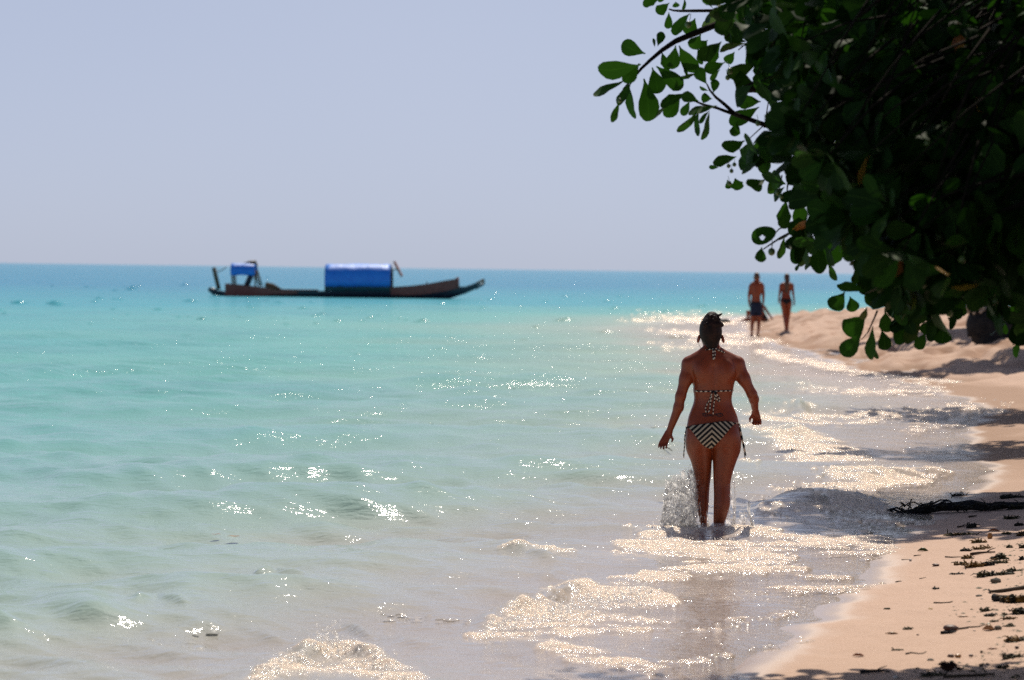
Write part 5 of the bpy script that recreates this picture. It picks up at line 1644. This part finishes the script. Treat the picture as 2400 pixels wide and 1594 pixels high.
# --- nearest sand
stick(Z6, [(2440, 5), (2300, 22), (2150, 48), (2000, 66), (1900, 70), (1872, 42)], .015, "thick dark stick with an upturned tip at the right edge")
weed(Z6, 2040, 2420, 52, 190, "golden brown seaweed heap below the thick upturned stick", [WEED_BROWN, WEED_DARK], 27)
stick(Z6, [(1940, 178), (2040, 178), (2150, 176), (2225, 180)], .026, "stubby dark driftwood block in front of the golden brown heap", "driftwood_block", BLUEBLACK)
stone(Z6, 1690, 1785, 82, 106, "flat grey-brown stone left of the driftwood block", STONE_GR, 9)
stone(Z6, 1757, 1802, 140, 158, "tiny brown stone left of the driftwood block", STONE_BR, 10)
stick(Z6, [(1115, 210), (1220, 207), (1320, 200), (1375, 185)], .0055, "slender grey stick with a knobbed right end on bare sand")
weed(Z6, 430, 498, 258, 290, "small olive tuft isolated on bare sand near the water", [WEED_OLIVE], 28)
flat_leaf(Z6, 1032, 1098, 276, 290, "tiny bright yellow leaf lying flat on bare sand", leaf_mat("bright_yellow_leaf", (.5, .33, .02), (.55, .36, .03), (.6, .4, .05), trans=.2), 6)
weed(Z6, 1755, 1930, 262, 304, "olive frond with a long straight stalk below the driftwood block", [WEED_OLIVE], 29)
stick(Z6, [(1925, 292), (1965, 292), (2010, 291)], .003, "thin stalk trailing right of the olive frond", "twig")
weed(Z6, 1818, 1940, 330, 376, "grey-olive lump below the olive frond with the long stalk", [WEED_OLIVE, WEED_DARK], 30)
weed(Z6, 2160, 2440, 250, 362, "big dark olive bush of weed cut off by the right edge", [WEED_DARK, WEED_OLIVE], 31)
weed(Z6, 2075, 2140, 340, 362, "small scrap at the foot of the big dark olive bush", [WEED_OLIVE], 32)
weed(Z6, 2075, 2232, 395, 440, "olive clump under the big dark olive bush", [WEED_OLIVE, WEED_BROWN], 33)
flat_leaf(Z6, 1440, 1600, 374, 395, "thin orange leaf with a dark tip above the brown nut", TAN_LEAF, 7)
weed(Z6, 690, 800, 525, 566, "olive sprig standing on bare sand left of the brown nut", [WEED_OLIVE], 34)
stone(Z6, 1240, 1450, 498, 582, "smooth dark brown nut half buried in sunlit sand", STONE_BR, 12, "nut", "nut", .05)
stick(Z6, [(1455, 570), (1600, 552), (1720, 538), (1830, 522)], .004, "long thin stick joining the brown nut and the curled tan leaf")
stick(Z6, [(1260, 588), (1420, 580), (1590, 566)], .005, "dark stick lying along the foot of the brown nut")
flat_leaf(Z6, 1780, 1960, 500, 582, "curled tan leaf arched over the sand", TAN_LEAF, 8)
stone(Z6, 1950, 2052, 515, 572, "grey-brown stone beside the curled tan leaf", STONE_GR, 13)
stone(Z6, 1838, 1902, 472, 522, "round green fruit on top of the curled tan leaf", FRUIT, 14, "fruit", "fruit", .04)
stick(Z6, [(1208, 640), (1300, 630), (1415, 615)], .011, "short thick black stick just below the brown nut", "stick", BLUEBLACK)
stone(Z6, 1655, 1695, 582, 604, "small dark pebble under the long thin stick", STONE_BR, 15)
weed(Z6, 1910, 1995, 430, 456, "olive scrap left of the clump under the big bush", [WEED_OLIVE], 35)
weed(Z6, 2095, 2235, 480, 520, "olive twiggy scrap right of the curled tan leaf", [WEED_OLIVE], 36)
weed(Z6, 2090, 2420, 655, 722, "rust brown weed heap at the right edge above the tree's shadow", [WEED_BROWN, WEED_DARK], 37)
flat_leaf(Z6, 436, 622, 606, 632, "slim orange leaf near the wet sand", TAN_LEAF, 9)
stone(Z6, 872, 908, 636, 660, "small dark pebble alone in the middle of the sand", STONE_BR, 16)
weed(Z6, 558, 678, 838, 864, "short olive bar of weed near the tree's shadow", [WEED_OLIVE], 38)
flat_leaf(Z6, -20, 150, 893, 935, "red-brown arched leaf at the water side above the shadow", RED_LEAF, 10)
stick(Z6, [(728, 915), (800, 905), (900, 918), (960, 915), (1010, 888)], .0045, "wavy grey twig at the edge of the tree's shadow", "twig")
flat_leaf(Z6, 1850, 2010, 826, 850, "narrow rust leaf with a long stem beside the shadow", RED_LEAF, 11)
stone(Z6, 1752, 1792, 855, 886, "small blue-grey pebble on the shadow's edge", STONE_GR, 17)
stone(Z6, 2232, 2292, 798, 834, "dark angular stone on sunlit sand near the right edge", STONE_BR, 18)
stone(Z6, 1300, 1395, 905, 956, "dark nut, left one of a pair at the shadow's edge", STONE_BR, 19, "nut", "nut", .1)
stone(Z6, 1402, 1492, 900, 950, "brown nut, right one of a pair at the shadow's edge", POD, 20, "nut", "nut", .1)
stone(Z6, 1595, 1660, 905, 940, "rounded dark pebble on the shadow's edge right of the paired nuts", STONE_BR, 21)
weed(Z6, 2070, 2361, 880, 968, "wide dark weed mat at the right where the shadow begins", [WEED_DARK, WEED_OLIVE], 39)
stone(Z6, 1020, 1118, 965, 1000, "flat grey stone in the shadow left of the coconut husk", STONE_GR, 22)
def husk():
    g, w, sc = place(Z6, 1210, 1400, 1132)
    mb = MB(); h = w * .55
    lump(mb, (0, 0, h * .45), (w * .46, w * .4, h * .55), 50, .25, 16, 11)
    rr = random.Random(8)
    for k in range(60):
        a = rr.uniform(0, 6.28); e = rr.uniform(.1, 1.3)
        p = Vector((w * .44 * math.cos(a) * math.cos(e), w * .38 * math.sin(a) * math.cos(e), h * .45 + h * .5 * math.sin(e)))
        d = Vector((math.cos(a), math.sin(a), rr.uniform(-.2, 1))).normalized()
        mb.tube([p * .95, p + d * .012, p + d * .022 + Vector((0, 0, -.004))], [.004, .003, .001], 4)
    o = link("coconut_husk", mb.mesh("coconut_husk"), simple_mat("husk", (.03, .014, .010), (.07, .03, .018), 30, .8, .2, .8, 60, .01))
    o.location = g
    tag(o, "dark fibrous coconut husk sitting in the tree's shadow", "coconut husk")
husk()
stick(Z6, [(95, 1178), (200, 1160), (320, 1156), (420, 1165), (500, 1172)], .009, "low dark driftwood stick lying in the shadow near the water", "driftwood_stick", BLUEBLACK)
weed(Z6, 940, 1285, 1165, 1218, "flat grey-green weed mat in the shadow at the bottom", [WEED_OLIVE, WEED_DARK], 40)
stone(Z6, 548, 622, 1212, 1262, "pale rounded stone in the shadow at the bottom edge", SHELL, 23)
weed(Z6, 1430, 1500, 1085, 1120, "small dark scrap right of the coconut husk", [WEED_DARK], 41)
stone(Z6, 1730, 1810, 1045, 1080, "grey-olive stone in a sunlit gap of the shadow", STONE_GR, 24)
weed(Z6, 1990, 2180, 1050, 1100, "dark weed clump in the shadow right of the grey-olive stone", [WEED_DARK], 42)
stick(Z6, [(1240, 1245), (1420, 1236), (1700, 1222), (1950, 1215)], .010, "long dark stick in the shadow along the bottom edge")

# fine crumbs of weed and shell too small to pick apart
def crumbs():
    rr = random.Random(77); V, Fs, off = [], [], 0
    base = np.array([(-1, 0, 0), (1, 0, .1), (0, -1, .05), (0, 1, 0), (0, 0, 1)], float); bf = [(0, 2, 4), (2, 1, 4), (1, 3, 4), (3, 0, 4)]
    for _ in range(1700):
        u = rr.uniform(1900, 2480); v = 1215 + 379 * rr.random()
        if u < 2050 + 160 * math.sin(v * .02) and rr.random() < .85: continue
        if rr.random() > .25 + .75 * max(0, (u - 2050) / 350): continue
        g = G(u, v, .12); g.z = gz(g.x, g.y)
        if g.z < .05: continue
        s = rr.uniform(.0025, .008) * (1 if rr.random() < .9 else 1.7)
        A = base * np.array([s * rr.uniform(1, 2.5), s * rr.uniform(.6, 1.2), s * .8])
        c, sn = math.cos(rr.uniform(0, 6)), math.sin(rr.uniform(0, 6))
        V.append(A + np.array(tuple(g))); Fs += [tuple(i + off for i in f) for f in bf]; off += 5
    me = np_mesh("beach_litter", np.concatenate(V), np.array(Fs))
    o = link("beach_litter", me, WEED_OLIVE, kind="stuff")
crumbs()

# ------------------------------------------------------------------ far: stump on the upper beach, rock in the swash
def build_stump():
    g = GB(2330, 795); D = (g - CAM).dot(CF)
    root = thing("driftwood_stump", "uprooted dark stump with bleached tangled roots on the far sand under the branches", "driftwood", g)
    def q(x, y, dy=0.0):
        p = P(2150 + x / 7.128, 640 + y / 7.128, D) - g
        return Vector((p.x, dy, p.z))
    B = Body((-1.6, -.7, -.2), (2.4, .8, 1.6), .03)
    B.cone(q(1080, 860), q(1500, 920), .34, .36, .1); B.cone(q(1500, 920), q(1900, 930), .36, .4, .1)
    B.cone(q(1060, 800), q(900, 930, -.1), .18, .09, .1); B.cone(q(960, 930), q(850, 1040, -.1), .10, .05, .05)
    B.cone(q(1020, 930), q(960, 1110, .05), .12, .07, .08); B.cone(q(1250, 950), q(1250, 1110), .3, .34, .1); B.cone(q(1600, 1000), q(1600, 1110), .35, .35, .1)
    B.cone(q(1000, 760), q(960, 720, .1), .14, .10, .08)
    me = B.mesh("stump", 1)
    link("stump", me, BLUEBLACK, root)
    rr = random.Random(14)
    for k in range(26):
        x = rr.uniform(780, 1480); y = rr.uniform(420, 720)
        a = q(x, y, rr.uniform(-.3, .3)); e = q(x + rr.uniform(-160, 160), y + rr.uniform(-120, 110), rr.uniform(-.4, .3)); c = q(1150, 760, 0)
        m = MB(); m.tube([c.lerp(a, .25), a.lerp(c, .3) + Vector((0, 0, .05)), a, e], [.07, .07, .055, .02], 6)
        link("root", m.mesh("root"), PALE if k % 3 else BLUEBLACK, root)
    for k, (x, y, rx, rz) in enumerate(((1060, 630, 120, 70), (1320, 640, 110, 80), (860, 600, 80, 60), (1020, 700, 90, 36), (1250, 520, 60, 50), (1300, 690, 70, 40))):
        m = MB(); c = q(x, y, -.05); s = D / F / 7.128
        lump(m, c, (rx * s, .14, rz * s), 60 + k, .4, 12, 8)
        link("bleached_burl", m.mesh("bleached_burl"), PALE, root)
build_stump()
def far_rock():
    g = G(1696, 757, .0); D = (g - CAM).dot(CF); s = D / F
    m = MB(); lump(m, (0, 0, .06), (17 * s, .25, 5.5 * s), 91, .25, 14, 9); lump(m, (8 * s, .05, .03), (10 * s, .2, 4 * s), 92, .25, 12, 8)
    o = link("rock", m.mesh("rock"), BLUEBLACK); o.location = g
    tag(o, "low dark rock awash in the swash, just right of the woman's bun", "rock")
far_rock()
def floating(u, v, w, label, name, mat, cat, seed, kind='leaf'):
    g = G(u, v, 0.0); s = (g - CAM).dot(CF) / F
    if kind == 'leaf':
        vv, f, rb = leaf_shape(seed, .5, .0, .15); vv = vv * (w * s)
        me = np_mesh(name, np.stack([vv[:, 1] - w * s / 2, vv[:, 0], vv[:, 2] + .02], -1), np.array(f), {"rib": rb})
        o = link(name, me, mat)
    else:
        m = MB(); lump(m, (0, 0, .012), (w * s / 2, w * s * .35, w * s * .12), seed, .2)
        o = link(name, m.mesh(name), mat)
    o.location = g + Vector((0, 0, .018))
    tag(o, label, cat)
floating(545, 1270, 34, "orange dead leaf floating on the calm shallow water", "fallen_leaf", LEAF_DEAD, "leaf", 5)
floating(505, 1265, 24, "slim rust leaf floating just left of the orange one", "fallen_leaf", RED_LEAF, "leaf", 7)
floating(830, 1128, 28, "dark purple-brown bit of bark adrift in the middle of the water", "bark_piece", STONE_BR, "bark", 33, 'lump')
floating(176, 1498, 16, "small black bit of bark adrift at the lower left", "bark_piece", BLUEBLACK, "bark", 34, 'lump')
floating(735, 1416, 12, "tiny dark bit of bark adrift above the foaming crest", "bark_piece", BLUEBLACK, "bark", 36, 'lump')
floating(1290, 1238, 26, "grey-blue bit of bark adrift left of the walking woman", "bark_piece", STONE_GR, "bark", 37, 'lump')
for k, (a, c, lab) in enumerate((((1468, 1018), (1490, 1040), "dark twig floating left of the walking woman's hand"), ((1555, 1050), (1590, 1062), "thin twig floating just below the walking woman's hand"))):
    p0 = G(*a, .03); p1 = G(*c, .03); m = MB(); p1 = p0 + (p1 - p0) * .6
    m.tube([Vector((0, 0, 0)), (p1 - p0) * .5 + Vector((0, 0, .02)), p1 - p0], [.006, .006, .003], 6)
    o = link("twig", m.mesh("twig"), STICK); o.location = p0; tag(o, lab, "twig")

# ------------------------------------------------------------------ the splash round the woman's legs, and spray off the breakers
def splash_material():
    n = NT("splashing_water")
    p = n.pos()
    web = n.noise(p, 48, 5, .65, 1.2)
    op = n.ramp(web, [(0.0, (.12, .12, .12)), (.42, (.22, .22, .22)), (.55, (.75, .75, .75)), (.70, (1, 1, 1))])
    nr = n.bump(web, .5, .015)
    tr = n.n("ShaderNodeBsdfTransparent"); tr.inputs[0].default_value = (.97, .98, .98, 1)
    d1 = n.n("ShaderNodeBsdfDiffuse"); d1.inputs[0].default_value = (.95, .95, .96, 1); n.l(nr, d1.inputs["Normal"])
    d2 = n.n("ShaderNodeBsdfTranslucent"); d2.inputs[0].default_value = (.98, .97, .96, 1); n.l(nr, d2.inputs["Normal"])
    wm = n.n("ShaderNodeMixShader"); wm.inputs[0].default_value = .72; n.l(d1.outputs[0], wm.inputs[1]); n.l(d2.outputs[0], wm.inputs[2])
    a = n.n("ShaderNodeMixShader"); n.l(op, a.inputs[0]); n.l(tr.outputs[0], a.inputs[1]); n.l(wm.outputs[0], a.inputs[2])
    gl = n.n("ShaderNodeBsdfGlossy"); gl.inputs["Roughness"].default_value = .16; n.l(n.bump(n.noise(p, 120, 2), .35, .008), gl.inputs["Normal"])
    b = n.n("ShaderNodeMixShader"); b.inputs[0].default_value = .14; n.l(a.outputs[0], b.inputs[1]); n.l(gl.outputs[0], b.inputs[2])
    return n.done(b)
SPLASH = splash_material()
OCT_V = np.array([(1, 0, 0), (-1, 0, 0), (0, 1, 0), (0, -1, 0), (0, 0, 1), (0, 0, -1)], float)
OCT_F = np.array([(0, 2, 4), (2, 1, 4), (1, 3, 4), (3, 0, 4), (2, 0, 5), (1, 2, 5), (3, 1, 5), (0, 3, 5)])

def drops_mesh(points, radii, name):
    points = np.asarray(points); radii = np.asarray(radii)
    V = points[:, None, :] + OCT_V[None] * radii[:, None, None] * np.array([1, 1, 1.25])
    Fc = OCT_F[None] + (np.arange(len(points)) * 6)[:, None, None]
    return V.reshape(-1, 3), Fc.reshape(-1, 3)

def build_splash():
    rr = random.Random(44)
    D0 = WD
    def s(x, y, dy=0.0): return P(1530 + x / 7.84, 1080 + y / 7.84, D0 + dy)
    topx = np.array([120, 170, 215, 240, 330, 420, 520, 600, 740, 790, 830, 900, 1000, 1090]); topy = np.array([1180, 900, 560, 370, 330, 240, 190, 170, 130, 330, 560, 720, 900, 1150])
    mb = MB()
    pts, rad = [], []
    for layer, (dy, thr, x0, x1) in enumerate(((-.10, .12, 120, 830), (.12, .30, 150, 1080), (.0, .28, 230, 800))):
        NX, NY = 70, 64
        G_ = [[None] * NX for _ in range(NY)]
        K = np.zeros((NY, NX))
        for j in range(NX):
            x = x0 + (x1 - x0) * j / (NX - 1)
            yt = float(np.interp(x, topx, topy)) + 30 * math.sin(j * .9 + layer) + 22 * math.sin(j * 2.3) + (40 if layer else 0)
            for i in range(NY):
                y = 1262 + (yt - 1262) * i / (NY - 1)
                q = np.array([[x / 55, y / 80, layer * 7.1]])
                n1 = vn3(q, 5)[0]; n2 = vn3(q * 2.7, 6)[0]
                G_[i][j] = s(x + 26 * n1, y + 18 * n2, dy + .05 * n1 + .03 * n2)
                K[i, j] = vn3(np.array([[x / 34, y / 60, 3 + layer * 5]]), 8)[0] * .7 + vn3(np.array([[x / 15, y / 24, 9 + layer]]), 9)[0] * .45 - .55 * (i / NY) ** 2 + .12
        flat = [tuple(p) for r in G_ for p in r]
        fs = [(i * NX + j, i * NX + j + 1, (i + 1) * NX + j + 1, (i + 1) * NX + j) for i in range(NY - 1) for j in range(NX - 1) if K[i, j] > thr - .5]
        mb.add(flat, fs)
        for i in range(NY):
            for j in range(NX):
                if rr.random() < (.16 if i > NY * .72 else .02):
                    pts.append(tuple(G_[i][j] + Vector((rr.gauss(0, .008), rr.gauss(0, .03), rr.gauss(0, .010))))); rad.append(rr.uniform(.0016, .0048))
    # threads of water
    for _ in range(60):
        x = rr.uniform(150, 1000); yt = float(np.interp(x, topx, topy))
        y0 = rr.uniform(yt, 1240); L = rr.uniform(60, 260); dx = rr.uniform(-40, 40); dy = rr.uniform(-.14, .14)
        q = [s(x + dx * t_ + 10 * math.sin(t_ * 7 + x), min(1255, y0 + L * t_), dy) for t_ in (0, .25, .5, .75, 1)]
        r0 = rr.uniform(.0015, .004)
        mb.tube(q, [r0 * .6, r0 * 1.3, r0, r0 * 1.2, r0 * .5], 4)
    # thin curtain off the right leg and the little spout beside it
    for (xa, xb, yt, dy, thr) in ((1350, 1525, 380, .04, -.22), (1590, 1860, 940, .02, -.15)):
        NX, NY = 22, 60
        for_ = []; K = np.zeros((NY, NX))
        for i in range(NY):
            for j in range(NX):
                x = xa + (xb - xa) * j / (NX - 1); y = 1262 + (yt - 1262) * i / (NY - 1)
                n1 = vn3(np.array([[x / 50, y / 90, 40.0]]), 5)[0]
                for_.append(tuple(s(x + 14 * n1, y, dy + .04 * n1)))
                K[i, j] = vn3(np.array([[x / 24, y / 60, 50.0]]), 7)[0] + .5 * abs(2 * j / (NX - 1) - 1) - .3 * i / NY
        mb.add(for_, [(i * NX + j, i * NX + j + 1, (i + 1) * NX + j + 1, (i + 1) * NX + j) for i in range(NY - 1) for j in range(NX - 1) if K[i, j] > thr])
    for q, r0 in (([(1500, 1250), (1512, 1000), (1515, 760), (1500, 500), (1470, 330), (1475, 250), (1540, 230), (1610, 250), (1650, 300), (1655, 400)], .0045),
                  ([(1470, 1200), (1490, 900), (1480, 700), (1440, 640), (1420, 600)], .004), ([(1840, 1240), (1810, 1080), (1775, 940), (1765, 800), (1770, 730), (1830, 690), (1865, 640)], .0085),
                  ([(1820, 1240), (1790, 1000), (1740, 900), (1730, 760)], .006), ([(1690, 1200), (1680, 1050), (1675, 900)], .003)):
        mb.tube([s(x, y, .02 * math.sin(k * 1.7)) for k, (x, y) in enumerate(q)], [r0 * (1.2 - .8 * k / len(q)) for k in range(len(q))], 5)
    for (xa, ya, xb, yb, n) in ((1440, 220, 1690, 480, 70), (1400, 420, 1540, 1230, 130), (1560, 820, 1860, 1240, 130), (60, 1000, 260, 1240, 50), (1000, 450, 1110, 1200, 70), (180, 150, 800, 420, 60)):
        for _ in range(n):
            pts.append(tuple(s(rr.uniform(xa, xb), rr.uniform(ya, yb), rr.uniform(-.1, .1)))); rad.append(rr.uniform(.0016, .0045))
    v, f = drops_mesh(pts, rad, "d")
    mb.add(v, f)
    me = mb.mesh("water_splash")
    link("water_splash", me, SPLASH, kind="stuff")
build_splash()

def build_spray():
    X, Y, Z, D, foam = WDATA
    rng = np.random.default_rng(3)
    crest = (foam > .55) & (Y < 60) & (D > -.03)
    I = np.argwhere(crest)
    p = (foam[crest] ** 2) * np.clip((Y[crest] / 16) ** 1.0, .6, 3)
    sel = I[rng.choice(len(I), size=5000, replace=False, p=p / p.sum())]
    x, y, z = X[sel[:, 0], sel[:, 1]], Y[sel[:, 0], sel[:, 1]], Z[sel[:, 0], sel[:, 1]]
    big = np.clip(z / .12, 0.15, 1.3)
    h = np.abs(rng.normal(0, 1, len(x))) * .03 * big + .001
    r = rng.uniform(.0018, .0050, len(x)) * np.clip(y / 17, .8, 2.2)
    pts = np.stack([x + rng.normal(0, .012, len(x)), y + rng.normal(0, .02, len(x)), z + h], -1)
    # the two little breakers throw theirs higher
    ex, er = [], []
    rr = random.Random(6)
    for (u0, v0, u1, v1, sv, n_, hh) in ((640, 1590, 770, 1530, 8, 420, .07), (760, 1530, 930, 1590, 8, 420, .06), (740, 1520, 800, 1530, 5, 240, .10), (1280, 1440, 1530, 1395, 14, 700, .06), (1130, 1485, 1300, 1440, 10, 300, .04), (2000, 1170, 2070, 1195, 8, 200, .07)):
        for _ in range(n_):
            t = rr.random(); g = G(u0 + (u1 - u0) * t, v0 + (v1 - v0) * t + rr.gauss(0, sv), .03)
            ex.append((g.x, g.y, .03 + abs(rr.gauss(0, 1)) * hh * .6)); er.append(rr.choice((.0022, .003, .004, .0055, .007)) * rr.uniform(.8, 1.2))
    pts = np.concatenate([pts, np.array(ex)]); r = np.concatenate([r, np.array(er)])
    v, f = drops_mesh(pts, r, "s")
    me = np_mesh("sea_spray", v, f)
    link("sea_spray", me, SPLASH, kind="stuff")
build_spray()

# steep little wavelets that catch the sun out on the calm water
def build_wavelets():
    rr = random.Random(12); V, Fs, off, dep = [], [], 0, []
    spots = []
    for _ in range(150):
        u = rr.uniform(-20, 1750); v = rr.choice((rr.uniform(650, 760), rr.uniform(660, 900), rr.uniform(700, 1100)))
        spots.append((u, v, 1.0))
    for (u, v) in ((47, 710), (133, 713), (402, 808), (436, 790), (511, 818), (312, 677), (434, 668), (450, 708), (992, 755), (1320, 752), (1428, 777), (1582, 789), (1032, 818), (1223, 802), (335, 1022), (38, 1073), (590, 1003), (1062, 885), (280, 800), (625, 650), (1515, 749)):
        for k in range(3): spots.append((u + rr.uniform(-7, 7), v + rr.uniform(-3, 3), 1.5))
    for (u0, v0, u1, v1, n) in ((300, 1455, 365, 1432, 14), (325, 1495, 540, 1480, 26), (330, 1515, 470, 1520, 12), (960, 1362, 1090, 1375, 16), (1110, 1018, 1220, 1012, 12), (1450, 1010, 1590, 995, 26), (1480, 1030, 1600, 1020, 20), (1180, 1300, 1500, 1310, 30), (820, 1440, 1100, 1460, 22), (10, 1490, 45, 1493, 6), (1700, 1400, 2080, 1380, 30), (1540, 1500, 1860, 1440, 40), (1600, 1560, 1900, 1500, 24)):
        for k in range(n):
            t = rr.random(); spots.append((u0 + (u1 - u0) * t, v0 + (v1 - v0) * t + rr.gauss(0, 5), .8))
    N = 9
    g1 = np.linspace(-1, 1, N); A, Bq = np.meshgrid(g1, g1)
    idx = np.arange(N * N).reshape(N, N)
    fb = np.stack([idx[:-1, :-1], idx[:-1, 1:], idx[1:, 1:], idx[1:, :-1]], -1).reshape(-1, 4)
    for (u, v, k) in spots:
        g = G(u, v, 0.0)
        s = (g - CAM).dot(CF)
        w = np.clip(.0011 * s, .018, .16) * rr.uniform(.7, 1.5) * k
        h = w * rr.uniform(.30, .5)
        d2 = A ** 2 + Bq ** 2
        z = h * np.exp(-2.2 * (A ** 2 + (Bq * (1 + .3 * A)) ** 2)) - h * .12
        bz = max(0.0, gz(g.x, g.y)) + .008
        V.append(np.stack([g.x + A * w * 1.6, g.y + Bq * w, z + bz], -1).reshape(-1, 3)); Fs.append(fb + off); off += N * N
        dep.append(np.full(N * N, max(.0, -gz(g.x, g.y))))
    me = np_mesh("wavelets", np.concatenate(V), np.concatenate(Fs), {"depth": np.concatenate(dep), "foam": np.zeros(off)})
    link("wavelets", me, WATER, kind="stuff")
build_wavelets()
